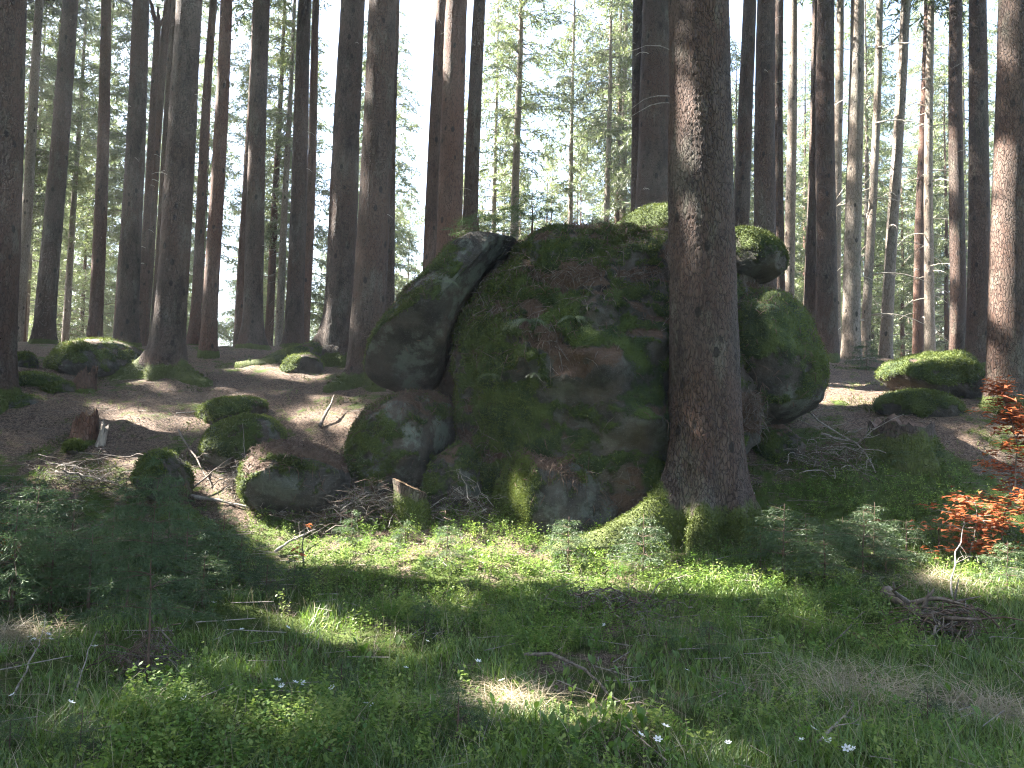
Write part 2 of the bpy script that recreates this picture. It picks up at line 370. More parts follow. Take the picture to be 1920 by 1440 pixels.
BIG = 'rocks of the great boulder pile'
def main_extra(V, n):                      # ledges, hanging turf bulges and runnels on the front face
    fr = smooth(.2, -.5, n[:, 1])
    for px, py, Yv, r, h in ((1000, 660, 10.2, .45, .22), (1120, 690, 10, .5, .2), (930, 700, 10, .3, .12), (1180, 790, 10, .4, .18), (1050, 720, 10, .3, .15), (1220, 650, 10, .3, .15), (960, 620, 10, .35, .1), (1110, 600, 10.2, .4, .14)):
        p = at(px, py, Yv); d2 = ((V[:, 0] - p[0]) ** 2 + (1.7 * (V[:, 2] - p[2])) ** 2) / r ** 2
        V = V + np.array([0, -1, .05]) * (1.5 * h * np.exp(-d2) * fr * (1 + .9 * fbm(V * 4.4 + px, 3)))[:, None]
    g = fbm(np.stack([V[:, 0] * 3.2, V[:, 1] * .5, V[:, 2] * .45], 1), 3)
    return V + n * ((.08 * g + .07 * fbm(V * 3.6 + 5, 4) + .035 * np.abs(fbm(V * 9 + 3, 3))) * fr)[:, None]
def main_dead(V, n, mo, lt):
    d = fbm(np.stack([V[:, 0] * 1.2, V[:, 1] * 1.2, V[:, 2] * 1.8], 1) + 40, 4)
    lt = np.clip(np.maximum(lt, smooth(.02, .36, d + .25 * n[:, 2]) * .85), 0, 1)
    p = at(920, 800, 10); mo = np.clip(mo + .45 * np.exp(-((V[:, 0] - p[0]) / .42) ** 2) + .1, 0, 1)
    return mo, lt
boul = {}
boul['main'] = rock('boulder', 'huge mossy main block of the boulder pile behind the big spruce trunk',
    [(885, 1040), (866, 920), (858, 800), (858, 700), (864, 630), (884, 585), (915, 550), (950, 510), (1010, 482), (1100, 470), (1200, 468), (1300, 472), (1390, 500), (1420, 590), (1430, 720), (1432, 850), (1425, 1040)],
    11.5, 2.15, 7, .62, .10, .50, .25, .2, .075, 4, 5, .97, 82000, BIG, .12, main_extra, .09, main_dead)
boul['right'] = rock('boulder', 'rounded green flank of the boulder pile overhanging a dark hollow and a fallen grey branch',
    [(1330, 560), (1395, 545), (1450, 553), (1488, 588), (1506, 645), (1512, 695), (1503, 750), (1490, 795), (1455, 825), (1400, 830), (1340, 780)],
    11.0, 1.35, 6, .75, .1, .62, .1, .5, .10, 6, 8, .97, 14000, BIG)
boul['right_low'] = rock('boulder', 'shaded lower rock beneath the green flank of the boulder pile',
    [(1380, 775), (1440, 785), (1478, 800), (1488, 830), (1478, 870), (1440, 905), (1380, 915)], 11.3, 1.0, 6, .8, 0, .45, .4, .2, .1, 4, 81, .97, 3000, BIG)
boul['cap'] = rock('boulder', 'domed dark capstone with moss rim lying on the main block of the pile',
    [(916, 560), (918, 530), (938, 498), (985, 466), (1050, 454), (1130, 456), (1210, 455), (1290, 458), (1370, 470), (1370, 530), (1250, 545), (1150, 565), (1060, 592), (990, 600), (940, 585)],
    11.25, 1.7, 6, .74, .16, .5, .3, .3, .085, 5, 12, .98, 26000, BIG, .15)
boul['slab'] = rock('boulder', 'large tilted slab leaning on the pile with pale lichen patch and mossy upper edge',
    [(688, 690), (700, 652), (735, 608), (768, 562), (812, 528), (850, 488), (880, 455), (930, 448), (988, 466), (945, 492), (908, 535), (874, 580), (848, 630), (826, 690), (806, 735), (775, 746), (745, 740), (712, 728), (694, 712)],
    11.1, 1.25, 7, .7, -.10, .24, .15, .5, .06, 5, 21, .98, 16000, BIG, .3)
boul['deep'] = rock('boulder', 'backing rock added to keep the crevice between tilted slab and main block dark',  # rock added behind the gap so the crevice stays dark
    [(770, 770), (780, 680), (820, 600), (870, 540), (930, 500), (960, 520), (930, 640), (900, 780)], 12.7, .7, 6, .8, 0, .05, .2, .2, .08, 4, 27, .97, 600, BIG)
boul['moss_cap'] = rock('boulder', 'green moss cushion rock crowning the pile against the twin trunks',
    [(1135, 462), (1143, 430), (1170, 411), (1212, 401), (1265, 403), (1330, 420), (1372, 445), (1375, 475), (1250, 480)],
    12.0, .9, 6, .85, 0, .75, .05, .1, .06, 2, 33, .97, 14000, BIG)
boul['beak'] = rock('boulder', 'mossy slab jutting out like a beak on top of the pile',
    [(1330, 445), (1376, 440), (1412, 450), (1445, 473), (1459, 500), (1458, 521), (1440, 529), (1400, 531), (1340, 527)],
    10.9, .8, 6, .7, 0, .68, .1, .2, .06, 4, 41, .98, 9000, BIG)
boul['step'] = rock('boulder', 'low mossy front ledge of the pile ending beside the great spruce roots',
    [(926, 1015), (921, 940), (930, 882), (950, 851), (985, 843), (1020, 862), (1060, 866), (1090, 856), (1130, 865), (1155, 895), (1160, 940), (1150, 1000), (1080, 1020)],
    9.62, .62, 6, .7, .1, .42, .25, .35, .08, 5, 52, .97, 22000, BIG, .45)
boul['under'] = rock('boulder', 'shaded boulder wedged under the tilted slab with a mossy shoulder',
    [(640, 930), (655, 850), (672, 800), (700, 765), (738, 741), (780, 733), (830, 743), (862, 778), (860, 815), (835, 850), (810, 900), (780, 950)],
    10.5, .95, 6, .75, .02, .5, .35, .6, .08, 6, 63, .97, 9000, BIG, .3)
boul['foot'] = rock('boulder', 'low grey rock in the crevice foot behind the cut log',
    [(780, 960), (795, 885), (830, 845), (870, 825), (900, 850), (905, 960)], 10.05, .55, 6, .8, .0, .6, .3, .4, .08, 4, 71, .97, 3000, BIG)
boul['needles'] = rock('boulder', 'litter-capped boulder with lit mossy nose and dark hollow below, near brush pile',
    [(463, 905), (470, 862), (490, 836), (522, 826), (560, 832), (610, 848), (655, 868), (668, 905), (645, 950), (560, 965), (505, 955), (472, 935)],
    9.95, .85, 6, .8, .05, .6, .55, .3, .08, 5, 91, .97, 5000, None, .5)
boul['round'] = rock('boulder', 'rounded boulder fully coated in moss between flat hummock and litter-capped boulder',
    [(384, 852), (389, 825), (410, 798), (442, 781), (482, 778), (515, 790), (531, 815), (525, 850), (480, 885), (420, 885)],
    11.1, .7, 6, .85, .1, .55, .15, .4, .06, 4, 95, .97, 6000, None, .2)
boul['flat'] = rock('boulder', 'flat bright moss hummock just upslope of the rounded mossy boulder',
    [(362, 785), (375, 765), (420, 750), (470, 745), (500, 755), (490, 785), (430, 805), (380, 800)], 12.2, .6, 6, .9, .1, .62, .2, .1, .06, 2, 97, .97, 5000, None, .2)
boul['left_big'] = rock('boulder', 'broad moss-topped boulder beside the thick spruce with flaring roots on the slope',
    [(90, 700), (98, 664), (130, 643), (190, 637), (240, 646), (270, 668), (268, 705), (190, 722), (115, 722)], 14.6, .9, 6, .85, .1, .6, .3, .3, .07, 4, 99, .97, 8000, None, .2)
for sd, lb, po, Y, T in (
    (101, 'small upright mossy stone at the foot of the thick edge spruce', [(22, 705), (24, 672), (40, 658), (58, 664), (64, 690), (60, 710)], 13.9, .3),
    (103, 'dark low rock below the small upright mossy stone', [(0, 748), (8, 712), (50, 699), (105, 705), (120, 725), (118, 745), (60, 755)], 13.2, .5),
    (105, 'little green moss stone in front of brown broken stump', [(78, 745), (90, 725), (115, 718), (142, 722), (140, 745), (100, 752)], 13.0, .3),
    (107, 'dark mossy rock with litter at its base left of the pale split stump', [(-20, 790), (-10, 755), (30, 740), (75, 748), (85, 775), (60, 800)], 12.2, .5),
    (109, 'sunlit moss rock tucked against the root of the paired spruces', [(528, 708), (532, 682), (548, 668), (580, 664), (602, 672), (606, 700), (570, 715)], 15.2, .45),
    (111, 'low mossy hummock with bare lip on the crest behind sunlit moss rock', [(490, 690), (510, 665), (560, 655), (590, 643), (610, 650), (612, 690), (540, 700)], 16.2, .6),
    (113, 'tiny moss cushion beside the pale split stump', [(124, 848), (128, 832), (140, 826), (154, 832), (156, 848), (140, 856)], 10.7, .14),
    (117, 'mossy hump of a rotted stump among dead twigs and young spruces', [(262, 935), (268, 880), (285, 848), (310, 845), (335, 870), (352, 910), (355, 940)], 9.6, .45)):
    rock('boulder', lb, po, Y, T, 5, .85, .05, .62, .2, .2, .09, 3, sd, .97, 2600, None, .25)
MND = 'moss mounds on the slope'
rock('moss_mound', 'long bright green moss-covered mound behind the old rooted stump', [(1650, 700), (1685, 674), (1750, 667), (1825, 678), (1852, 702), (1850, 748), (1800, 775), (1745, 750), (1690, 730)], 12.6, .75, 6, .85, .05, .56, .18, 0, .17, 2, 121, .97, 14000, None, .3)
rock('moss_mound', 'dark mossy log-like hump directly behind the old rooted stump', [(1640, 770), (1655, 742), (1710, 733), (1770, 742), (1800, 762), (1795, 790), (1710, 795)], 11.6, .45, 6, .85, .05, .6, .15, 0, .07, 2, 125, .97, 5000, None, .2)
print('rocks done')

# ------------------------------------------------------------------ trees
def trunk_mesh(name, H_, rb, lean, seg, zs, roots=(), flare=.35, fh=.35, mat='bark', amp=0., mossh=.5, seed=0, bend=.02, fork=None):
    """rings up a trunk; lean = (dx,dy) per metre; roots = (angle, length, decay height, half width)"""
    rr = np.random.default_rng(seed); th = np.arange(seg) / seg * 2 * np.pi; ZZ, TH = np.meshgrid(zs, th, indexing='ij')
    h = np.clip(ZZ, 0, None); r = rb * (np.clip(1 - h / H_, 0, 1) ** .75 * .98 + .012 / rb)
    lob = .5 + .5 * np.cos(TH * 5 + rr.uniform(0, 6)) * .6 + .4 * np.cos(TH * 3 + rr.uniform(0, 6)) * .5
    r = r * (1 + flare * np.exp(-h / fh) * (.4 + lob))
    for a, L, dh, hw in roots:
        da = (TH - a + np.pi) % (2 * np.pi) - np.pi
        r = r + L * np.exp(-np.clip(ZZ, -.15, 9) / dh) * np.exp(-(da / hw) ** 2)
    bx = bend * np.sin(ZZ * .45 + rr.uniform(0, 6)) ; by = bend * np.sin(ZZ * .38 + rr.uniform(0, 6))
    bx -= bx[np.argmin(np.abs(zs))]; by -= by[np.argmin(np.abs(zs))]
    V = np.stack([r * np.cos(TH) + lean[0] * ZZ + bx, r * np.sin(TH) + lean[1] * ZZ + by, ZZ], 2).reshape(-1, 3)
    rad = np.stack([np.cos(TH), np.sin(TH), 0 * TH], 2).reshape(-1, 3); hh = h.ravel()
    P = V + rr.uniform(0, 40, 3)
    V = V + rad * ((.05 * rb * fbm(P * np.array([2.5, 2.5, .8]), 3) + .25 * rb * np.exp(-hh / .5) * fbm(P * 2.2, 3)) )[:, None]
    if amp:
        Pw = P + .05 * np.stack([perlin(P * 7), perlin(P * 7 + 9), perlin(P * 7 + 19)], 1)
        f1, f2 = worley(Pw * np.array([19, 19, 11.])); g1, g2 = worley(Pw * np.array([44, 44, 30.]))
        pl = smooth(0, .35, f2 - f1); lowp = np.exp(-hh / 1.5)
        V = V + rad * (amp * (pl * (.6 + .8 * lowp) + .45 * smooth(0, .4, g2 - g1) + .5 * fbm(P * 30, 2)))[:, None]
    ml = np.clip(1.15 - hh / mossh + .25 * fbm(P * 2, 3), 0, 1)
    if roots:
        rl = np.clip((np.hypot(V[:, 0] - lean[0] * V[:, 2], V[:, 1] - lean[1] * V[:, 2]) - rb * 1.25) / .25, 0, 1); ml = np.maximum(ml * .75, rl)
    n = len(zs); I = np.arange(n * seg).reshape(n, seg); J = np.roll(I, -1, 1)
    Fq = np.stack([I[:-1], J[:-1], J[1:], I[1:]], 2).reshape(-1, 4)
    return mesh(name, V, Fq, M[mat], {'moss': ml}, True), V, ml
def zrings(vis, H_, st, dense=.06):
    a = list(np.arange(-.45, .9, dense)); z = a[-1]
    while z < vis: z += st; a.append(z)
    while z < H_: z += 1.2; a.append(min(z, H_))
    return np.array(a)

def crown_arrays(H0, H1, Rm, dens, rr, twig=(.22, .42), per=5, lowthin=.2, wstep=.34, tw=.03, droop=.42, tl=.13):
    """foliage triangles and limb tubes of a spruce crown standing on z = 0"""
    FV, LV = [], MB(); z = H0
    while z < H1 - .15:
        f = (z - H0) / (H1 - H0); L0 = Rm * (1 - f) ** .8 * (lowthin + (1 - lowthin) * min(1, f / .22)) + .12
        for b in range(rr.integers(4, 7)):
            a = rr.uniform(0, 6.283); L = L0 * rr.uniform(.55, 1.1); dr = droop * rr.uniform(.6, 1.35); rise = .12 + .35 * f
            m = max(3, int(L * 13 * dens)); s = np.sort(rr.uniform(.12, 1, m)) ** .9
            ca, sa = math.cos(a), math.sin(a)
            def pt(s): return np.stack([ca * L * s, sa * L * s, z + L * (rise * s - dr * s * s)], 1)
            sb = np.linspace(0, 1, 4); LV.tube(pt(sb), np.array([.02, .014, .009, .004]) * (.5 + L * .35), 3, False)
            P = pt(s); sd = np.where(rr.random(m) < .5, 1, -1)
            D = np.stack([-sa * sd * .8 + ca * .55, ca * sd * .8 + sa * .55, np.full(m, -.25) - rr.uniform(0, .75, m)], 1) + rr.normal(size=(m, 3)) * .18
            D /= np.linalg.norm(D, axis=1)[:, None]; TL = rr.uniform(*twig, m) * (1.15 - .5 * s) * (.6 + .4 * min(L / 1.2, 1))
            for k in range(per):               # needle sprays along each twig
                q = P + D * (TL * k / per)[:, None]
                e = D * .75 + rr.normal(size=(m, 3)) * .5; e /= np.linalg.norm(e, axis=1)[:, None]
                w = np.cross(e, rr.normal(size=(m, 3))); w /= np.linalg.norm(w, axis=1)[:, None] + 1e-9
                ln = (tl * rr.uniform(.7, 1.35, m))[:, None]; wd = (tw * rr.uniform(.7, 1.3, m))[:, None]
                FV.append(np.stack([q - w * wd * .4, q + e * ln * .45 + w * wd * .7, q + e * ln], 1))
                FV.append(np.stack([q + w * wd * .4, q + e * ln * .45 - w * wd * .7, q + e * ln], 1)) if k % 2 else None
        z += wstep * rr.uniform(.7, 1.3)
    return np.concatenate(FV), LV
def fol_mesh(name, T, mat, rr):
    n = len(T); return mesh(name, T.reshape(-1, 3), np.arange(n * 3).reshape(-1, 3), M[mat], {'rnd': np.repeat(rr.random(n), 3)})

# sunlit spots: gaps in the canopy over these places (photo pixel, radius)
LIT = []
for px, py, r in ((960, 1325, .22), (1050, 1345, .25), (1150, 1340, .2), (470, 1125, .22), (540, 1155, .26), (620, 1180, .28), (700, 1200, .22), (790, 1235, .2),
    (540, 1010, .35), (510, 975, .3), (640, 1050, .3), (740, 1050, .32), (840, 1050, .36), (940, 1062, .38), (1050, 1075, .4), (1170, 1075, .38), (1290, 1090, .3), (1410, 1105, .32), (1000, 1030, .3),
    (870, 1140, .25), (790, 1150, .2), (1130, 1040, .25), (1880, 1098, .45), (1560, 738, .7), (1640, 748, .6), (1600, 722, .4), (500, 690, .45), (545, 702, .4), (430, 770, .3),
    (385, 790, .25), (250, 800, .35), (470, 690, .4), (100, 1195, .22), (700, 1010, .3), (180, 1370, .2), (1330, 1425, .2), (60, 1000, .25), (420, 950, .3), (350, 860, .3), (1520, 1160, .2), (300, 900, .25)):
    LIT.append((gpx(px, py), r * (1.25 if 1000 < py < 1120 else 1.1)))
for px, py, Y, r in ((1870, 300, 11.2, .35), (1868, 420, 11.2, .4), (1866, 540, 11.2, .35), (1590, 150, 19, .5), (1588, 300, 19, .5), (1588, 450, 19, .5), (1588, 600, 19, .4), (1822, 610, 17, .3), (1512, 520, 19, .4), (1512, 600, 19, .4),
    (1422, 400, 15, .35), (1568, 200, 20, .5), (1740, 450, 24, .5), (1740, 250, 24, .5), (385, 350, 17, .4), (385, 500, 17, .4), (388, 150, 17, .4), (462, 300, 19, .4), (1745, 700, 12.2, .45), (1805, 720, 12.2, .4), (160, 645, 14.4, .5), (210, 650, 14.4, .4), (565, 680, 15, .35),
    (755, 925, 9, .2), (474, 870, 9.6, .22), (1170, 975, 8.75, .3), (1212, 920, 8.85, .25), (1262, 940, 8.7, .2), (1195, 950, 9, .22), (940, 880, 9.3, .2), (870, 800, 10, .15), (900, 720, 10, .12), (745, 580, 10.6, .2), (830, 500, 10.6, .2), (440, 790, 10.8, .2), (235, 300, 20, .3), (262, 500, 20, .3), (180, 500, 22, .3)):
    LIT.append((at(px, py, Y), r))
for px, py, r in ((300, 725, .18), (420, 725, .22), (600, 745, .16), (645, 790, .18), (330, 790, .2), (200, 765, .16), (560, 785, .18), (120, 805, .2), (60, 765, .18), (450, 740, .2), (690, 735, .2), (260, 860, .25), (400, 900, .25), (120, 900, .3), (220, 905, .25), (1480, 850, .25), (1540, 770, .4), (1700, 770, .3), (1800, 860, .3), (1750, 880, .25), (1640, 900, .2),
    (600, 1060, .35), (690, 1080, .3), (780, 1085, .3), (880, 1095, .35), (990, 1105, .3), (1100, 1110, .35), (1230, 1115, .3), (1350, 1120, .25), (1080, 1060, .4), (960, 1040, .4), (860, 1030, .35), (590, 1170, .25), (660, 1195, .25), (1000, 1340, .25), (1100, 1350, .22), (350, 1340, .2), (1300, 1300, .15), (750, 1330, .18), (1450, 1250, .15), (560, 1390, .2)):
    LIT.append((gpx(px, py), r))
for px, py, Y, r in ((60, 1000, 6.4, .25), (180, 960, 6.6, .2), (250, 990, 5.2, .2), (350, 980, 6.6, .25), (430, 1010, 6.8, .2), (120, 930, 6.6, .2), (1620, 980, 8, .3), (1500, 1000, 7.8, .25), (1700, 1000, 8, .2), (1885, 800, 8.2, .3), (1890, 730, 8.2, .25), (1800, 925, 7.9, .3), (1860, 920, 7.9, .3), (700, 640, 14, .15), (640, 600, 16, .2), (325, 600, 14.3, .15)):
    LIT.append((at(px, py, Y), r))
LP = np.array([p for p, r in LIT]); LR = np.array([r for p, r in LIT])
def carve(T, org):                          # drop sprays that stand between a gap and the sun
    c = T.mean(1) + org; keep = np.ones(len(c), bool); hit = False
    for p, r in zip(LP, LR):
        q = c - p; s = q @ sv; d2 = (q * q).sum(1) - s * s; k = (d2 < r * r) & (s > 0)
        if k.any(): keep &= ~k
    return keep

def carve_limbs(L, A, org, name='limbs', step=1):
    m = MB()
    for v in L.v[::step]:
        w = v @ A; c = w.reshape(4, 3, 3).mean(1); c = np.concatenate([c, (c[1:] + c[:-1]) / 2]); q = (c + org)[:, None] - LP[None]; s = q @ sv; d2 = (q * q).sum(2) - s * s
        if not ((d2 < (LR * .8) ** 2) & (s > 0)).any(): m.add(w, [(k * 3 + j, k * 3 + (j + 1) % 3, k * 3 + 3 + (j + 1) % 3, k * 3 + 3 + j) for k in range(3) for j in range(3)])
    return m.mesh(name, M['bark'])
crr = np.random.default_rng(5)
HIGH = [crown_arrays(11.0 + 1.2 * k, 26.5 + k, 2.7, .75, np.random.default_rng(40 + k), per=5, lowthin=.5, wstep=.45, tw=.042, tl=.26) for k in range(3)]
HIGHM = [(fol_mesh('high_crown', T, 'needle', crr), L.mesh('limbs', M['bark'])) for T, L in HIGH]
dead_tree_rng = np.random.default_rng(77)
def dead_branch_mesh(L, rr, curl):
    m = MB(); s = np.linspace(0, 1, 6); p = np.stack([L * s, .08 * L * np.sin(s * 3 + rr.uniform(0, 6)), L * (.12 * s - curl * s * s)], 1)
    m.tube(p, np.interp(s, [0, 1], [.017, .005]), 4)
    for _ in range(rr.integers(2, 5)):
        k = rr.uniform(.3, .85); q = np.array([np.interp(k, s, p[:, j]) for j in range(3)]); e = q + np.array([.25, rr.uniform(-.3, .3), -.22]) * L * .6 * rr.uniform(.5, 1)
        m.tube(wob(q, e, 4, .06, 0, rr), np.linspace(.006, .002, 4), 3)
    return m.mesh('dead_branch', M['palewood'])
DB = [dead_branch_mesh(U(.5, 1.5), dead_tree_rng, U(.15, .7)) for _ in range(8)]
def add_dead(root, lean, rb, Ht, n, z0, z1, sc=1., side=None):
    for _ in range(n):
        z = U(z0, z1); a = U(0, 6.283) if side is None else side + U(-.7, .7); r = rb * max(.2, 1 - z / Ht) * .8
        b = obj('dead_branch', DB[rng.integers(len(DB))], root, (lean[0] * z + r * math.cos(a), lean[1] * z + r * math.sin(a), z), a, sc * U(.7, 1.2))

# label, x at the top edge, base x, base y, width in photo px, Y, bark, crown kind, dead branches, extras
TREES = [
 ('thick spruce at the edge above the small upright mossy stone', 8, -26, 672, 84, 11.9, 'bark', 'high', 0, {}),
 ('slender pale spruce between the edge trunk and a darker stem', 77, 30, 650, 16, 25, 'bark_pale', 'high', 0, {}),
 ('dark straight spruce rising behind the broad moss-topped boulder, nearest the small upright stone', 132, 80, 646, 30, 20, 'bark', 'high', 0, {}),
 ('slim brown spruce right behind the crown of the broad moss-topped boulder', 200, 178, 643, 20, 22, 'bark_red', 'high', 0, {}),
 ('dark spruce beside the slim brown stem, behind the broad moss-topped boulder', 264, 236, 650, 33, 19.5, 'bark', 'high', 0, {}),
 ('slender dark spruce close beside the broken-topped stem', 318, 265, 650, 17, 24, 'bark_red', 'high', 0, {}),
 ('narrow spruce half hidden by the thick flaring-rooted trunk on the slope', 336, 292, 668, 20, 19, 'bark', 'high', 0, {}),
 ('thick spruce with flaring roots and lichen-grey foot on the slope', 357, 312, 702, 50, 14.5, 'bark', 'high', 0, {'roots': ((math.pi * 1.08, .5, .22, .3), (-.5, .35, .2, .35)), 'flare': .6}),
 ('thin leaning spruce whose root ridge crosses the crest', 404, 364, 640, 15, 21, 'bark_red', 'high', 0, {'flare': 1.2}),
 ('reddish spruce with a pale scar and sunlit edge on the crest', 421, 389, 670, 24, 17, 'bark_red', 'high', 0, {}),
 ('thin stem with a dead forked limb behind a dark crest spruce', 478, 447, 642, 13, 25, 'bark_red', 'high', 2, {}),
 ('dark crest spruce with swelling foot above the bare lip hummock', 495, 472, 655, 31, 19, 'bark', 'high', 0, {'flare': .8}),
 ('dark spruce in front of two thin stems on the crest', 573, 549, 657, 28, 20, 'bark', 'high', 0, {'flare': .5}),
 ('reddish thin stem tucked behind the dark crest spruce', 594, 569, 648, 15, 23, 'bark_red', 'high', 0, {}),
 ('front trunk of the paired thick spruces, beside the tilted slab', 718, 682, 725, 57, 14.2, 'bark', 'high', 0, {'roots': ((-2.2, .2, .18, .3), (-1.0, .18, .15, .3)), 'flare': .3}),
 ('rear trunk of the paired thick spruces with one long mossy root', 666, 632, 700, 50, 16.4, 'bark', 'high', 0, {'roots': ((math.pi * 1.13, 1.0, .28, .22),), 'flare': .5}),
 ('narrow dark trunk hidden behind the paired thick spruces', 740, 724, 690, 24, 18, 'bark', 'high', 0, {}),
 ('reddish sunlit-edged trunk of the trio behind the tilted slab', 827, 804, 560, 23, 17, 'bark_red', 'high', 0, {}),
 ('thickest trunk of the trio behind the tilted slab', 862, 838, 560, 45, 15.5, 'bark_red', 'high', 0, {}),
 ('dark leaning trunk of the trio behind the tilted slab', 904, 875, 540, 26, 17.5, 'bark', 'high', 0, {}),
 ('wide trunk half hidden behind the great spruce, above the green moss cushion rock', 1228, 1224, 560, 64, 16.5, 'bark', 'high', 3, {}),
 ('narrow trunk flanking the wide one above the green moss cushion rock', 1199, 1190, 560, 22, 17, 'bark', 'high', 0, {}),
 ('medium trunk just beyond the great spruce above the beak slab', 1403, 1386, 560, 27, 17, 'bark', 'high', 0, {}),
 ('stout trunk standing directly behind the beak slab', 1442, 1436, 600, 38, 15.5, 'bark', 'high', 0, {}),
 ('dark narrow trunk touching the stout trunk behind the beak slab', 1464, 1462, 640, 18, 19, 'bark', 'high', 0, {}),
 ('slender grey trunk beside the rounded green flank of the boulder pile', 1486, 1478, 655, 17, 21, 'bark_pale', 'high', 3, {}),
 ('sunlit-edged trunk close before the thick dark one on the crest', 1532, 1517, 670, 22, 19, 'bark', 'high', 0, {}),
 ('thick dark trunk on the crest above the needle bank', 1553, 1550, 672, 34, 17.5, 'bark', 'high', 1, {'flare': .3}),
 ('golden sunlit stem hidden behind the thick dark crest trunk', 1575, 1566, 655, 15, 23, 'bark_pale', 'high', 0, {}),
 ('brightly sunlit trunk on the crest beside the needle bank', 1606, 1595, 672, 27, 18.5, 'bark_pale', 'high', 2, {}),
 ('thin trunk bristling with pale curled dead branches', 1646, 1621, 690, 13, 20, 'bark_pale', 'high', 16, {}),
 ('pale grey trunk with a broken knot high on its stem', 1694, 1660, 682, 18, 20, 'bark_pale', 'high', 5, {}),
 ('brown thin trunk beside the pale one with drooping dead branches', 1738, 1721, 670, 15, 23, 'bark_red', 'high', 12, {}),
 ('pale thin trunk with many drooping dead branches, beside a brown one', 1745, 1744, 672, 14, 22, 'bark_pale', 'high', 16, {}),
 ('dark smooth trunk rising behind the long moss mound', 1798, 1796, 676, 24, 18.5, 'bark', 'high', 1, {}),
 ('sturdy trunk between the dark smooth one and the speckled edge spruce', 1836, 1832, 680, 33, 16.5, 'bark', 'high', 0, {}),
 ('stout speckled spruce with sunlit flank above the red beech sapling', 1891, 1886, 745, 57, 11.4, 'bark', 'high', 0, {'flare': .3}),
 ('thin trunk at the far edge behind the stout speckled spruce', 1924, 1918, 690, 16, 21, 'bark_pale', 'high', 3, {}),
]
def spruce(i, label, xt, xb, yb, w, Y, bark, kind, nd, ex, group=None):
    b = at(xb, yb, Y); b[2] = min(hz(b[0], b[1]) + .02, b[2] + .4); t = at(xt, 0, Y); hgt = t[2] - b[2]; lean = ((t[0] - b[0]) / hgt, 0.)
    rm = px_m(w, Y) / 2; Ht = 25 + 5 * ((i * 37) % 10) / 10; hm = hgt * .5; rb = rm / (1 - hm / Ht) ** .75
    near = w > 40
    zs = zrings(hgt + 1, Ht, .12 if near else .3)
    root = obj('spruce_tree', None, None, b); tag(root, label, 'tree', group)
    me, V, ml = trunk_mesh('trunk', Ht, rb, lean, 56 if near else 26, zs, ex.get('roots', ()), ex.get('flare', .35), .35, bark, .006 if near else 0., .3 if near else .15, i * 3 + 1, .03)
    obj('trunk', me, root)
    k = i % 3; T, L = HIGH[k]; az = (i * 2.4) % 6.283; c, s = math.cos(az), math.sin(az)
    TT = T @ np.array([[c, s, 0], [-s, c, 0], [0, 0, 1]]); off = np.array([lean[0], 0, 0]); TT = TT + TT[..., 2:3] * off
    keep = carve(TT, b)
    obj('crown', fol_mesh('crown', TT[keep], 'needle', crr), root) if (~keep).sum() > 30 else None
    if (~keep).sum() <= 30:
        o = obj('crown', HIGHM[k][0], root, (lean[0] * 18, 0, 0), az)
    if (~keep).sum() > 30: obj('limbs', carve_limbs(L, np.array([[c, s, 0], [-s, c, 0], [lean[0], 0, 1]]), b), root)
    else: obj('limbs', HIGHM[k][1], root, (lean[0] * 18, 0, 0), az)
    for o in root.children:
        if o.name.startswith(('crown', 'limbs')): tag(o, kind='stuff')
    if bark != 'bark_pale' and not nd: add_dead(root, lean, rb, Ht, 3, 2.5, min(11, hgt), .35)
    if nd: add_dead(root, lean, rb, Ht, nd * 3 // 2, 1.0, min(9, hgt), 1.15 if nd > 8 else .7)
    return root, V, ml, b
for i, tr in enumerate(TREES):
    root, V, ml, b = spruce(i, *tr)
    if tr[4] > 45:
        Nn = np.stack([V[:, 0], V[:, 1], np.full(len(V), .1)], 1); Nn /= np.linalg.norm(Nn, axis=1)[:, None]
        fuzz(root, V, Nn, np.where((V[:, 2] < 1) & (V[:, 2] > -.1), smooth(.6, .95, ml), 0), 1800)
# a dead stem broken off at its fork
b = at(262, 650, 23); b[2] = hz(b[0], b[1]); t = at(296, 40, 23); hg = t[2] - b[2]; lx = (t[0] - b[0]) / hg
brk = obj('broken_spruce', None, None, b); tag(brk, 'thin dead stem broken off at a splintered fork, beside a slender dark spruce', 'tree')
m = MB(); zz = np.array([-.4, 0, .4, 2, 4, 6, 8, hg]); m.tube(np.stack([lx * zz, 0 * zz, zz], 1), np.linspace(.13, .1, 8), 10); obj('trunk', m.mesh('trunk', M['bark_red']), brk)
for dx, dz, r_ in ((-.32, .75, .085), (.22, .35, .05), (-.05, .5, .06)):
    m = MB(); top = np.array([lx * hg, 0, hg]); m.tube(wob(top - (0, 0, .25), top + (dx, .05, dz), 5, .08), np.linspace(r_ * 1.2, r_ * .45, 5), 7); obj('splintered_limb', m.mesh('splintered_limb', M['bark_red']), brk)
add_dead(brk, (lx, 0), .12, 20, 10, 2, hg - .5, .6)
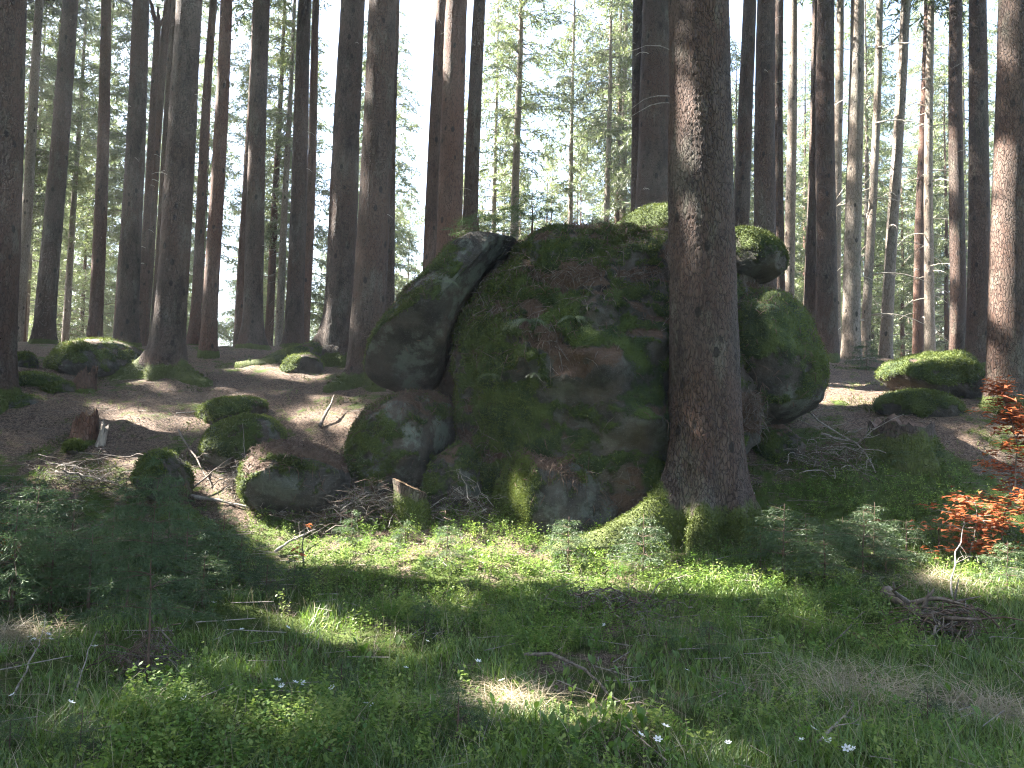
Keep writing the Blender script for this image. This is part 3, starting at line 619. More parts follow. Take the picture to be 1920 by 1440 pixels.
# the great spruce in front of the boulder
b = at(1328, 985, 9.25); b[2] = hz(b[0], b[1]) - .03; t = at(1309, 0, 9.25); hgt = t[2] - b[2]; lean = ((t[0] - b[0]) / hgt, 0)
great = obj('spruce_tree', None, None, b); tag(great, 'great scaly-barked spruce with mossy buttress roots standing before the boulder pile', 'tree')
rb = px_m(121, 9.25) / 2 / (1 - 3.3 / 30) ** .75
zs = np.concatenate([np.arange(-.5, hgt + .4, .019), np.arange(hgt + .45, 30, .8), [30]])
me, V, ml = trunk_mesh('trunk', 30, rb, lean, 176, zs, ((math.pi * 1.12, 1.05, .36, .27), (math.pi * 1.4, .32, .45, .26), (math.pi * 1.62, .22, .35, .25), (-.32, .30, .4, .3), (.6, .3, .3, .3)), .32, .55, 'bark', .0085, .62, 5, .02)
tr_o = obj('trunk', me, great)
Nn = np.stack([V[:, 0], V[:, 1], np.full(len(V), .15)], 1); Nn /= np.linalg.norm(Nn, axis=1)[:, None]
fuzz(great, V, Nn, np.where((V[:, 2] < 1.1) & (V[:, 2] > -.15) & (V[:, 1] < .3), smooth(.45, .8, ml), 0), 16000, (.015, .04))
T, L = HIGH[1]; T = T + np.array([lean[0] * 18, 0, 2.]); kp = carve(T, b)
tag(obj('crown', fol_mesh('crown', T[kp], 'needle', crr), great), kind='stuff'); tag(obj('limbs', HIGHM[1][1], great, (lean[0] * 18, 0, 2)), kind='stuff')
for (px, py) in ((1250, 182), (1250, 196), (1252, 98)):          # long dead twigs sticking out to the side
    p = at(px, py, 9.25) - b; me_ = MB(); q = p + np.array([-.52, -.1, -.25 if py > 150 else -.06])
    me_.tube(wob(p + np.array([.1, 0, 0]), q, 7, .04, .08), np.linspace(.009, .003, 7), 4); obj('dead_branch', me_.mesh('dead_branch', M['stick']), great)

# the stand goes on beyond the frame: on the sun side and behind the viewpoint
def plain_spruce(x, y, k, label, group, cut):
    z = hz(x, y); root = obj('spruce_tree', None, None, (x, y, z)); org = np.array([x, y, z]); tag(root, label, 'tree', group)
    obj('trunk', PT[k % 3], root); az = k * 1.7; q = k % 3; T, L = HIGH[q]; c, s = math.cos(az), math.sin(az)
    if cut:
        T = T[::2]; T = T.mean(1, keepdims=True) + 1.42 * (T - T.mean(1, keepdims=True)); TT = T @ np.array([[c, s, 0], [-s, c, 0], [0, 0, 1]]) * np.array([1.8, 1.8, 1]); kp = carve(TT, org)
        if (~kp).sum() > 20: tag(obj('crown', fol_mesh('crown', TT[kp], 'needle', crr), root), kind='stuff'); tag(obj('limbs', carve_limbs(L, np.array([[c, s, 0], [-s, c, 0], [0, 0, 1]]), org, 'limbs', 2), root), kind='stuff'); return
        else: cut = False
    if not cut: tag(obj('crown', HIGHM[q][0], root, (0, 0, 0), az, (1.4, 1.4, 1)), kind='stuff')
    tag(obj('limbs', HIGHM[q][1], root, (0, 0, 0), az), kind='stuff')
PT = [trunk_mesh('trunk', 27, .25, (0, 0), 16, np.array([-.4, 0, .2, .5, 1, 2, 4, 8, 13, 18, 23, 27]), (), .4, .35, 'bark', 0, .3, 300 + k, .03)[0] for k in range(3)]
srr = np.random.default_rng(17); sp = []; n = 0
for x, y in ((-11.05, 10.2), (-16, 11.45), (-20.8, 12.6), (-13.8, 9.6), (-19, 10.7)):  # unseen spruces placed to throw shade over the near right grass
    plain_spruce(x, y, len(sp), 'mature spruce added beyond the thick edge trunk to shade the near grass', 'spruces beyond the edge trunk', True); sp.append((x, y))
hd = np.array([sv[0], sv[1]]) / math.hypot(sv[0], sv[1])
while len(sp) < 62 and n < 9000:
    n += 1; x, y = srr.uniform(-31, -7), srr.uniform(-2, 26)
    if x > -.72 * y - 2.2 or any(math.hypot(x - a, y - c) < 2.5 for a, c in sp): continue
    qx, qy = x - LP[:, 0], y - LP[:, 1]; s = qx * hd[0] + qy * hd[1]; dd = np.abs(qx * hd[1] - qy * hd[0])
    if ((dd < .33) & (s > 0) & (s * math.tan(SUN_EL) < 24)).any(): continue
    plain_spruce(x, y, len(sp), 'mature spruce added beyond the thick edge trunk to shade the near grass', 'spruces beyond the edge trunk', True); sp.append((x, y))
bp_ = []; n = 0
while len(bp_) < 30 and n < 4000:
    n += 1; x, y = srr.uniform(-24, 30), srr.uniform(-30, 8)
    if math.hypot(x, y) < 4 or (y > -1 and abs(x) < .8 * max(y, 0) + 5) or any(math.hypot(x - a, y - c) < 3.6 for a, c in bp_ + sp): continue
    plain_spruce(x, y, len(bp_), 'mature spruce of the stand across the clearing from the boulder pile', 'spruces across the clearing', False); bp_.append((x, y))

# far forest beyond the crest
FAR = [crown_arrays(h0, h1, rm, 1.05, np.random.default_rng(60 + j), (.3, .6), 5, lt, .46, .034, .5, .22)
       for j, (h0, h1, rm, lt) in enumerate(((3.5, 21, 2.6, .5), (5.5, 24, 2.5, .35), (7.5, 25, 2.8, .4), (2.0, 15, 2.6, .8), (9, 24, 2.3, .4)))]
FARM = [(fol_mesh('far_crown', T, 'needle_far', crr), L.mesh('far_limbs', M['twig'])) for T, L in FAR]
FT = []
for j, (Ht, rb) in enumerate(((21, .15), (24, .19), (25, .2), (15, .12), (24, .17))):
    m = MB(); zz = np.array([-.5, 0, .6, 3, 7, 12, Ht * .8, Ht]); m.tube(np.stack([.04 * np.sin(zz), .04 * np.cos(zz * .7), zz], 1), rb * np.clip(1.02 - zz / Ht, .03, 1.1), 9)
    for _ in range(26):
        z = U(1.5, 9); a = U(0, 6.283); L_ = U(.5, 1.4); p0 = np.array([0, 0, z]); p1 = p0 + np.array([math.cos(a) * L_, math.sin(a) * L_, -.35 * L_]); m.tube(wob(p0, p1, 4, .04, .08), np.linspace(.014, .005, 4), 3, False)
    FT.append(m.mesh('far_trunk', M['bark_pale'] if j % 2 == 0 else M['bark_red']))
FARL = {0: 'far spruce with foliage hanging low beyond the crest', 1: 'far tall spruce with high foliage beyond the crest', 2: 'far broad-crowned spruce with bare lower stem beyond the crest', 3: 'short bushy young spruce filling gaps beyond the crest', 4: 'far slim spruce with narrow high crown beyond the crest'}
def far_tree(x, y, j, sc, rz):
    root = obj('far_spruce', None, None, (x, y, hz(x, y)), rz, sc); tag(root, FARL[j], 'tree', ['low-branched far spruces', 'tall far spruces', 'broad far spruces', 'short far spruces', 'slim far spruces'][j])
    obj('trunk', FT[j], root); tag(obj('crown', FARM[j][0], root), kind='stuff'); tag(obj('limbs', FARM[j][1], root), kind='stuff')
frr = np.random.default_rng(91); pts = []
def sky_gap(px):                            # brighter openings in the far wood
    return any(a < px < b for a, b in ((405, 470), (505, 545), (735, 800), (985, 1040), (1075, 1110)))
n = 0
while len(pts) < 250 and n < 20000:
    n += 1; Y = 27 + 75 * frr.random() ** 1.25; px = frr.uniform(-200, 2120); x = (px - 960) / F * Y
    if any(math.hypot(x - a, Y - b_) < 2.2 for a, b_ in pts): continue
    j = int(frr.choice([0, 1, 2, 3, 4], p=[.26, .18, .12, .32, .12])); s_ = frr.uniform(.8, 1.12)
    hi = (EYE + 1387 * 0) + [21, 24, 25, 15, 24][j] * s_
    if sky_gap(px) and not (j == 3 and Y > 38) and Y < 70: continue
    if 380 < px < 1130 and j != 3 and frr.random() < .75: continue
    pts.append((x, Y)); far_tree(x, Y, j, s_, frr.uniform(0, 6.28))
n = 0; m0 = len(pts)
while len(pts) < m0 + 110 and n < 9000:        # the dense lower storey further back
    n += 1; Y = frr.uniform(34, 100); px = frr.uniform(-200, 2120); x = (px - 960) / F * Y
    if any(math.hypot(x - a, Y - b_) < 1.5 for a, b_ in pts) or (700 < px < 820 and Y < 60): continue
    j = 3 if 420 < px < 1120 or frr.random() < .55 else 0
    pts.append((x, Y)); far_tree(x, Y, j, frr.uniform(.75, 1.05), frr.uniform(0, 6.28))
for px, Y, j, s in ((958, 26, 2, .95), (1062, 30, 4, .9), (1133, 29, 4, .95), (1153, 31, 1, .85), (500, 28, 1, .9), (117, 30, 4, .9), (70, 29, 1, .85), (440, 31, 4, .8), (519, 27, 4, .9)):
    far_tree((px - 960) / F * Y, Y, j, s, px)
print('trees done', len(pts))

# ------------------------------------------------------------------ stumps and logs
def stump(name, label, px, py, Y, r, h, tilt=(0, 0), slant=(0, 0), jag=.02, flare=.5, roots=(), mat='bark', face='wood', mossh=.4, seed=1, nf=1500, cat='stump', hollow=0.):
    b = at(px, py, Y); b[2] = hz(b[0], b[1]) - .04; rr = np.random.default_rng(seed); seg = 48; n = 26
    th = np.arange(seg) / seg * 2 * np.pi; rim = h + slant[0] * np.cos(th) * r + slant[1] * np.sin(th) * r + jag * h * 2 * fbm(np.stack([np.cos(th) * 2.2, np.sin(th) * 2.2, np.full(seg, seed)], 1), 3)
    rim = rim + jag * h * rr.normal(size=seg) * .35
    t = np.linspace(-1.1, 1, n)[:, None]; Z = t * rim[None]; TH = np.broadcast_to(th, Z.shape); hh = np.clip(Z, 0, None)
    rad = r * (1 - .06 * hh / h) * (1 + flare * np.exp(-hh / (.3 * h)) * (.6 + .4 * np.cos(TH * 4 + seed)))
    for a, L, dh, hw in roots:
        da = (TH - a + np.pi) % (2 * np.pi) - np.pi; rad = rad + L * np.exp(-np.clip(Z, -.1, 9) / dh) * np.exp(-(da / hw) ** 2)
    V = np.stack([rad * np.cos(TH) + tilt[0] * Z, rad * np.sin(TH) + tilt[1] * Z, Z], 2).reshape(-1, 3)
    V += (np.stack([np.cos(TH), np.sin(TH), 0 * TH], 2).reshape(-1, 3)) * (r * .13 * fbm(V * np.array([6, 6, 2.]) / max(r * 2.5, .4) + seed, 4))[:, None]
    I = np.arange(n * seg).reshape(n, seg); J = np.roll(I, -1, 1); Fq = np.stack([I[:-1], J[:-1], J[1:], I[1:]], 2).reshape(-1, 4)
    ml = np.clip(1.1 - V[:, 2] / mossh + .3 * fbm(V * 4 + seed, 3), 0, 1)
    root = obj(name, None, None, b); tag(root, label, cat); obj('stump_body', mesh('stump_body', V, Fq, M[mat], {'moss': ml}, True), root)
    top = V[-seg:] * np.array([1, 1, 1]); c = top.mean(0); rings = [top + np.array([0, 0, -.004])]
    for f in (.9, .65, .4, .18): q = c + (top - c) * f; q[:, 2] -= hollow * h * (1 - f) ** .7 + .008 * rr.normal(size=seg); rings.append(q)
    cc = c.copy(); cc[2] -= hollow * h; VV = np.concatenate(rings + [[cc]]); Fc = []
    for k in range(4): Fc += [(k * seg + j, k * seg + (j + 1) % seg, (k + 1) * seg + (j + 1) % seg, (k + 1) * seg + j) for j in range(seg)]
    Fc += [(4 * seg + j, 4 * seg + (j + 1) % seg, 5 * seg) for j in range(seg)]
    obj('cut_face', mesh('cut_face', VV, Fc, M[face], None, True), root)
    Nn = np.stack([V[:, 0], V[:, 1], np.full(len(V), .2)], 1); Nn /= np.linalg.norm(Nn, axis=1)[:, None]
    if nf: fuzz(root, V, Nn, np.where(V[:, 2] > 0, smooth(.45, .8, ml), 0), nf, (.012, .03))
    return root
stump('cut_log', 'short cut log with slanted sawn top and moss on its bark, amid the brush pile', 775, 972, 9.15, .215, .50, (-.12, -.05), (-.42, -.12), .01, .12, (), 'bark', 'wood', .65, 3, 2600, 'log')
stump('tree_stump', 'wide old mossy stump with spreading roots and ragged rim before the moss mounds', 1690, 822, 10.5, .43, .52, (0, 0), (0, .1), .14, .3, ((math.pi * 1.02, .40, .16, .25), (-.1, .3, .16, .25), (-1.3, .12, .2, .2)), 'bark', 'twig_lit', .62, 7, 3600, 'stump', .35)
stump('tree_stump', 'small upright brown snag with a mossy cap beside the moss mounds', 1692, 738, 12.0, .10, .36, (-.1, 0), (.1, 0), .06, .15, (), 'wood', 'wood', .1, 9, 300, 'stump')
stump('tree_stump', 'broken dark stump left of the pale split one', 158, 838, 11.0, .17, .45, (0, 0), (.3, .1), .22, .5, ((2.8, .3, .14, .3),), 'bark_red', 'wood', .15, 11, 300, 'stump', .5)
stump('tree_stump', 'pale split stump standing like a bleached splinter on the slope', 187, 838, 10.9, .06, .27, (.2, 0), (-.6, 0), .4, .5, (), 'stick', 'stick', .05, 13, 0, 'stump')
stump('tree_stump', 'brown broken stump below the broad moss-topped boulder', 158, 748, 13.2, .16, .38, (.1, 0), (.5, 0), .25, .5, ((3.4, .25, .15, .4),), 'bark_red', 'wood', .1, 15, 200, 'stump', .4)
stump('tree_stump', 'ragged mossy stump half sunk at the slope foot beside young spruces', 330, 925, 9.5, .17, .34, (-.1, 0), (.4, 0), .2, .6, ((-.4, .5, .13, .25),), 'bark', 'wood', .35, 17, 900, 'stump', .4)

# ------------------------------------------------------------------ sticks, branches, brush
def branch(label, pts, r, side=5, sl=.35, mat='stick', name='fallen_branch', lift=.02, seed=0, sag=.05):
    """pts: (photo x, photo y[, height above ground]) along the branch, on the ground under it"""
    rr = np.random.default_rng(900 + seed); P = []
    for q in pts:
        if len(q) == 4: P.append(at(*q[:3]))
        else: g = gpx(q[0], q[1]); g[2] += (q[2] if len(q) > 2 else lift); P.append(g)
    P = np.array(P); seg = np.concatenate([[0], np.cumsum(np.linalg.norm(np.diff(P, axis=0), axis=1))]); s = np.linspace(0, seg[-1], 14)
    C = np.stack([np.interp(s, seg, P[:, k]) for k in range(3)], 1); C += np.cumsum(rr.normal(size=C.shape), 0) * .006 * seg[-1]
    org = C[0].copy(); C -= org; m = MB(); m.tube(C, np.linspace(r, r * .35, 14) * (1 + .15 * rr.normal(size=14)), 7)
    root = obj(name, m.mesh(name, M[mat]), None, org); tag(root, label, 'branch')
    for k in range(side):
        j = rr.integers(3, 13); d = C[min(j + 1, 13)] - C[j - 1]; d /= np.linalg.norm(d); e = d * .7 + rr.normal(size=3) * .6; e[2] = abs(e[2]) * .5; e /= np.linalg.norm(e)
        L = sl * rr.uniform(.4, 1.1); mm = MB(); path = wob(C[j], C[j] + e * L, 6, .1, .02, rr); mm.tube(path, np.linspace(r * .45, r * .12, 6), 4)
        for _ in range(2):
            a = path[rr.integers(2, 5)]; e2 = e + rr.normal(size=3) * .7; mm.tube(wob(a, a + e2 / np.linalg.norm(e2) * L * .4, 4, .1, 0, rr), np.linspace(r * .2, r * .08, 4), 3)
        obj('side_twig', mm.mesh('side_twig', M[mat]), root)
    return root
branch('long forked grey branch fallen from the hollow of the boulder pile to the sapling bed', [(1455, 772, .5), (1500, 805, .35), (1560, 840, .2), (1600, 850, .15), (1640, 892, .05)], .022, 9, .8, seed=1)
branch('thin grey branch lying under the long forked one beside the great spruce', [(1415, 838, .25), (1480, 812, .25), (1540, 820, .12)], .012, 5, .5, seed=2)
branch('straight pale stick lying flat between the forked branch and the old rooted stump', [(1540, 828, .1), (1610, 838, .05), (1700, 845, .05)], .016, 2, .3, seed=3)
branch('short pale stick leaning on the root of the great spruce', [(1362, 1022, .03), (1385, 985, .1), (1412, 955, .25)], .022, 0, seed=4)
branch('long arching brown branch lying across the leafy foreground', [(985, 1258, .1), (1040, 1268, .12), (1105, 1290, .10), (1160, 1325, .06), (1225, 1352, .03)], .011, 3, .25, 'twig', seed=5)
branch('dark rotting log with brush on it in the grass before the sapling bed', [(1662, 1132, .09), (1710, 1160, .09), (1760, 1190, .06), (1800, 1205, .06)], .06, 7, .5, 'twig', seed=6)
branch('short brown stick near the dark rotting log', [(1602, 1197, .03), (1625, 1208, .03), (1650, 1222, .02)], .022, 1, .12, 'wood', seed=7)
branch('curved mossy twig arching over the bilberry patch before the roots', [(1200, 1150, .05), (1230, 1125, .14), (1265, 1112, .16), (1300, 1140, .05)], .008, 3, .25, 'twig', seed=8)
branch('thin brown twig arch rising among the shaded bilberries', [(995, 1170, .02), (1040, 1125, .12), (1110, 1102, .1)], .007, 3, .2, 'twig', seed=9)
branch('bleached stick pair base lying by the ragged mossy stump', [(105, 893, .05), (170, 905, .05), (240, 922, .03)], .018, 4, .4, seed=10)
branch('pale bowed stick lying below the pale split stump', [(115, 880, .03), (160, 893, .08), (230, 918, .03)], .012, 3, .3, seed=11)
branch('dark straight branch on the litter under the pale split stump', [(130, 855, .03), (200, 858, .04), (270, 860, .03)], .015, 2, .3, 'twig', seed=12)
branch('leaning dark limb between the ragged stump and the litter-capped boulder', [(335, 850, .35), (365, 885, .25), (405, 925, .05)], .018, 3, .4, 'twig', seed=13)
branch('upright pale dead twig standing before the rounded mossy boulder', [(462, 905, .05), (460, 855, 10.4, 0), (452, 795, 10.4, 0)], .009, 4, .3, seed=14)
branch('thin branch propped toward the nose of the litter-capped boulder', [(345, 938, .03), (400, 912, .2), (462, 880, .3)], .014, 4, .4, 'twig', seed=15)
branch('pale weathered pole at the foot of the litter-capped boulder', [(345, 938, .06), (420, 950, .05), (490, 965, .03), (530, 972, .03)], .024, 4, .35, seed=16)
branch('bare pole lying before the dark hollow of the litter-capped boulder', [(455, 955, .06), (540, 962, .05), (610, 968, .03)], .017, 2, .3, 'wood', seed=17)
branch('crooked pale root-like stick in the sunny litter by the brush pile', [(515, 1042, .03), (545, 1030, .08), (590, 1012, .08)], .017, 2, .2, seed=18)
branch('grey stick on the slope behind the flat moss hummock', [(330, 780, .04), (420, 770, .05), (470, 760, .04)], .015, 3, .4, seed=19)
branch('short dark stub poking up from the litter above the wedged boulder', [(600, 805, .03), (612, 790, .15), (622, 775, .3)], .03, 0, mat='twig', seed=20)
branch('long thin dead branch leaning on the long moss mound', [(1640, 690, .1), (1700, 672, .35), (1790, 640, .9)], .015, 6, .5, seed=21)
branch('pale straight stick beside the moss mound on the crest', [(1600, 690, .1), (1650, 680, .15), (1700, 668, .2)], .015, 2, .4, seed=22)
branch('bare grey twig sticking out of the grass near the dark rotting log', [(1790, 1130, .02), (1800, 1090, .25), (1815, 1060, .4)], .008, 4, .3, seed=23)
branch('bent dry twig standing in the shaded grass of the near corner', [(20, 1320, .03), (55, 1270, .1), (80, 1230, .22)], .006, 2, .2, seed=24)
branch('straight dry twig beside the bent one in the near shade', [(135, 1320, .03), (152, 1285, .1), (168, 1258, .2)], .006, 2, .15, seed=25)
branch('lichen-grey twig lying in the leafy corner beneath the dead-grass tussock', [(1530, 1410, .03), (1560, 1395, .06), (1590, 1370, .08)], .009, 3, .15, seed=26)
branch('thin dark twig slanting over the shaded grass by the short brown stick', [(1540, 1230, .02), (1580, 1210, .1), (1620, 1185, .18)], .006, 3, .25, 'twig', seed=27)

def heap(name, label, px, py, w, d, h, nt_, mats, cat, seed, L=(.25, .8)):
    rr = np.random.default_rng(seed); b = gpx(px, py); root = obj(name, None, None, b); tag(root, label, cat)
    protos = []
    for k in range(14):
        m = MB(); l = rr.uniform(*L); a = rr.uniform(0, 6.28); sl = rr.uniform(-.5, .5); A = np.array([-math.cos(a), -math.sin(a), -sl]) * l / 2; m.tube(wob(A, -A, 8, .12, rr.uniform(-.02, .10), rr), np.linspace(1, .35, 8) * rr.uniform(.003, .0085), 4)
        for _ in range(3): q = wob(A, -A, 8, .1, 0, rr)[rr.integers(2, 7)]; e = rr.normal(size=3); m.tube(wob(q, q + e / np.linalg.norm(e) * l * .25, 4, .1, 0, rr), np.linspace(.004, .0015, 4), 3)
        protos.append(m.mesh('twig', M[mats[k % len(mats)]]))
    for k in range(nt_):
        u = rr.normal() * .42; v = rr.normal() * .42; x, y = b[0] + u * w, b[1] + v * d; z = hz(x, y) + .03 + h * math.exp(-(u * u + v * v) * 2) * rr.uniform(.1, 1)
        obj('twig', protos[k % 14], root, np.array([x, y, z]) - b, rr.uniform(0, 6.28), rr.uniform(.7, 1.2))
heap('brush_pile', 'pile of dead twigs and roots around the cut log before the boulder pile', 690, 985, .9, .35, .45, 130, ('twig', 'stick', 'twig_lit'), 'brush pile', 31)
heap('brush_pile', 'small tangle of dead twigs between cut log and front ledge of the pile', 865, 965, .4, .3, .4, 55, ('stick', 'twig', 'twig_lit'), 'brush pile', 32)
heap('brush_pile', 'dark heap of spruce twigs beyond the great spruce beneath the forked branch', 1560, 880, .75, .45, .4, 90, ('twig_lit', 'twig', 'stick'), 'brush pile', 33)
heap('brush_pile', 'loose brush lying over the dark rotting log in the grass', 1770, 1190, .5, .3, .2, 70, ('twig_lit', 'twig_lit', 'twig'), 'brush pile', 34, (.2, .6))
heap('brush_pile', 'bare bilberry twigs and brush in the shaded middle ground', 1160, 1150, .6, .35, .14, 70, ('twig', 'twig_lit', 'stick'), 'brush pile', 35, (.15, .45))
heap('brush_pile', 'scatter of thin dead sticks downhill of the broken dark stump', 150, 905, .9, .4, .1, 60, ('stick', 'twig', 'twig_lit'), 'brush pile', 36, (.3, .9))
heap('brush_pile', 'spiky knot of twigs at the nose of the litter-capped boulder', 455, 925, .25, .2, .4, 40, ('stick', 'twig'), 'brush pile', 37)
heap('brush_pile', 'bare twigs around the stem of the tall young spruce', 285, 1270, .22, .2, .3, 45, ('twig_lit', 'twig'), 'brush pile', 38, (.2, .5))

# ------------------------------------------------------------------ young spruces
def sap_proto(H0, Hh, Rm, seed, droop=.22, dens=.55):
    rr = np.random.default_rng(seed); T, L = crown_arrays(H0 * 10, Hh * 10, Rm * 10, dens, rr, (.7, 1.5), 15, .85, 1.0, .030, droop, .27)
    L.tube(wob((0, 0, -.5), (0, 0, Hh * 8.8), 8, .02, 0, rr), np.linspace(.09, .012, 8), 5)
    return fol_mesh('needles', T * .1, 'needle_young', rr), MBs(L, .1)
def MBs(L, s):
    me = L.mesh('stem', M['twig_lit']); v = np.empty(len(me.vertices) * 3, np.float32); me.vertices.foreach_get('co', v); me.vertices.foreach_set('co', v * s); me.update(); return me
SP = [sap_proto(.06, .62, .34, 201), sap_proto(.05, .5, .3, 202), sap_proto(.1, .8, .36, 203), sap_proto(.03, .32, .2, 204), sap_proto(.45, 1.4, .5, 205, .3, .75)]
SPH = [.62, .5, .8, .32, 1.4]
def sapling(px, py, top, p, label, group=None, base=None, wide=1.):
    b = gpx(px, py) if base is None else np.array(base, float); h = (py - top) / F * b[1]; s = h / SPH[p]
    o = obj('young_spruce', None, None, b, px * .37, (s * wide, s * wide, s)); tag(o, label, 'sapling', group)
    obj('stem', SP[p][1], o); obj('needles', SP[p][0], o); return o
GL = 'young spruces of the dark near thicket'; GR = 'young spruces of the shaded bed beyond the great spruce'
sapling(276, 1285, 862, 4, 'tall young spruce with bare lower stem and dead twigs at its foot')
for px, py, tp, p in ((60, 1130, 900, 2), (130, 1125, 905, 2), (20, 1150, 930, 0), (205, 1120, 930, 0), (95, 1150, 985, 1), (345, 1125, 945, 0), (405, 1110, 975, 0), (450, 1105, 990, 1), (165, 1150, 985, 1), (40, 1080, 905, 0), (310, 1090, 900, 2), (235, 1150, 1010, 1), (380, 1140, 1030, 1), (500, 1115, 1040, 1), (10, 1110, 880, 2), (550, 1105, 1045, 3)):
    sapling(px, py, tp, p, 'young dark spruce crowded in the thicket around the tall young spruce', GL, wide=1.35)
for px, py, tp, p in ((1470, 1085, 930, 0), (1545, 1095, 965, 0), (1620, 1085, 945, 0), (1700, 1060, 965, 1), (1510, 1060, 955, 1), (1580, 1065, 960, 0), (1660, 1080, 985, 1), (1425, 1065, 985, 1), (1760, 1040, 960, 1), (1640, 1040, 930, 0)):
    sapling(px, py, tp, p, 'bushy young spruce in the shaded bed beyond the great spruce roots', GR, wide=1.3)
for px, py, tp, p, lb in ((1065, 1062, 958, 0, 'sunlit young spruce standing before the front ledge of the pile'), (838, 1055, 978, 1, 'small spruce at the sunny edge below the cut log'), (660, 1012, 958, 3, 'little pale-green spruce growing out of the brush pile'),
    (1205, 1075, 952, 0, 'spindly spruce before the long mossy root of the great spruce'), (1305, 1015, 895, 2, 'dark spruce growing against the foot of the great spruce'), (508, 970, 932, 3, 'tiny spruce sprig before the dark hollow of the litter-capped boulder'),
    (760, 1020, 975, 3, 'small spruce between the cut log and the brush pile'), (1685, 868, 783, 1, 'fresh green young spruce in front of the wide old stump'), (1735, 870, 815, 3, 'low spruce sprout beside the wide old stump root'),
    (1890, 1110, 1005, 0, 'dark young spruce under the red beech sapling'), (795, 1190, 1118, 1, 'flat-branched shaded spruce on the sunlit moss stripe'), (858, 1400, 1290, 3, 'frail dark spruce seedling in the leafy foreground'),
    (148, 1445, 1325, 1, 'near spruce seedling with bare tip in the grassy corner'), (15, 1420, 1330, 1, 'dark spruce seedling at the near shaded corner'), (1330, 1230, 1160, 1, 'low shaded spruce seedling in the right middle grass'), (1250, 1230, 1180, 3, 'tiny spruce seedling beside the low shaded one'),
    (640, 1300, 1235, 3, 'tiny spruce seedling among the foreground anemones'), (1625, 695, 628, 0, 'small bushy spruce at the foot of the brightly sunlit crest trunk'), (1740, 1350, 1290, 3, 'tiny spruce seedling beside the dead-grass tussock'), (420, 1010, 955, 3, 'pale little spruce at the sunny edge of the dark thicket'), (235, 940, 880, 1, 'young spruce behind the thicket near the scattered sticks'), (70, 955, 890, 1, 'young spruce upslope of the thicket at the shaded edge')):
    sapling(px, py, tp, p, lb, wide=1.2)

def on_rock(key, px, py, rad=10):
    V = boul[key][1]; d = V - np.array([0, 0, EYE]); R_, U_, F_ = np.array(rt), np.array(up), np.array(fw); z = d @ F_
    X = 960 + F * (d @ R_) / z; Yp = 720 - F * (d @ U_) / z; q = np.hypot(X - px, Yp - py); c = np.where(q < rad)[0]
    if not len(c): c = np.array([np.argmin(q)])
    k = c[np.argmin(V[c, 1])]; return V[k].copy(), boul[key][2][k]
def on_top(key, px):
    V = boul[key][1]; d = V - np.array([0, 0, EYE]); z = d @ np.array(fw); X = 960 + F * (d @ np.array(rt)) / z; Yp = 720 - F * (d @ np.array(up)) / z
    return V[np.argmin(np.where(np.abs(X - px) < 10, Yp, 9999))].copy(), None
p, _ = on_top('cap', 1000); sapling(985, 470, 372, 0, 'airy young spruce growing on top of the boulder pile', base=p - (.1, 0, .05), wide=1.7)
p, _ = on_top('slab', 905); sapling(900, 452, 415, 3, 'low spreading spruce sprig on the upper edge of the tilted slab', base=p, wide=2.6)
p, _ = on_top('cap', 1110); sapling(1110, 462, 440, 3, 'flat tuft of spruce on the domed capstone', base=p, wide=2.2)

# red-leaved beech saplings
def leaf_t(L, w, fold=.25, bend=.3):
    return np.array([[0, 0, 0], [L * .45, w, fold * w], [L, 0, -bend * L * .4], [L * .45, -w, fold * w], [L * .5, 0, 0]]), np.array([[0, 4, 1], [1, 4, 2], [2, 4, 3], [3, 4, 0]])
def beech(label, px, py, Y, hpx, n, spread, seed, rn):
    rr = np.random.default_rng(seed); b = at(px, py, Y); b[2] = hz(b[0], b[1]); h = hpx / F * Y; root = obj('beech_sapling', None, None, b); tag(root, label, 'sapling')
    m = MB(); main = wob((0, 0, -.05), (spread * .1, 0, h), 9, .06, 0, rr); m.tube(main, np.linspace(.012, .003, 9), 5); LPs = []
    for k in range(n):
        j = rr.uniform(.25, 1); q = np.array([np.interp(j, np.linspace(0, 1, 9), main[:, c]) for c in range(3)]); a = rr.uniform(0, 6.28); L = spread * rr.uniform(.4, 1) * (1.2 - j * .6)
        e = q + np.array([math.cos(a) * L, math.sin(a) * L, L * rr.uniform(-.1, .25)]); path = wob(q, e, 7, .07, 0, rr); m.tube(path, np.linspace(.005, .0015, 7), 3, False)
        for _ in range(rn): LPs.append(path[rr.integers(2, 7)] + rr.normal(size=3) * .035)
    obj('stem', m.mesh('stem', M['twig']), root); LPs = np.array(LPs)
    V, Fc, rn_ = scatter([leaf_t(.075, .026), leaf_t(.065, .024, .6, .8), leaf_t(.08, .03, -.2, .5)], LPs, U(0, 6.28, len(LPs)), U(.8, 1.35, len(LPs)), rng.normal(size=(len(LPs), 2)) * .5)
    f = obj('dry_leaves', mesh('dry_leaves', V, Fc, M['beech'], {'rnd': rn_}), root); tag(f, kind='stuff')
beech('beech sapling with copper-red dry leaves below the stout speckled spruce', 1880, 985, 8.2, 305, 60, .45, 61, 18)
beech('low copper-leaved beech branch spreading over the shaded sapling bed', 1815, 1000, 7.9, 110, 30, .75, 62, 20)
beech('red-leaved beech sprig at the shaded edge of the near thicket', 2, 1090, 7.0, 115, 8, .25, 63, 10)
beech('tiny seedling with a few orange leaves by the brush pile', 567, 1050, 8.1, 90, 3, .08, 64, 3)
beech('small orange-leaved shoot beside the great spruce root flare', 1625, 990, 8.6, 40, 3, .2, 65, 5)

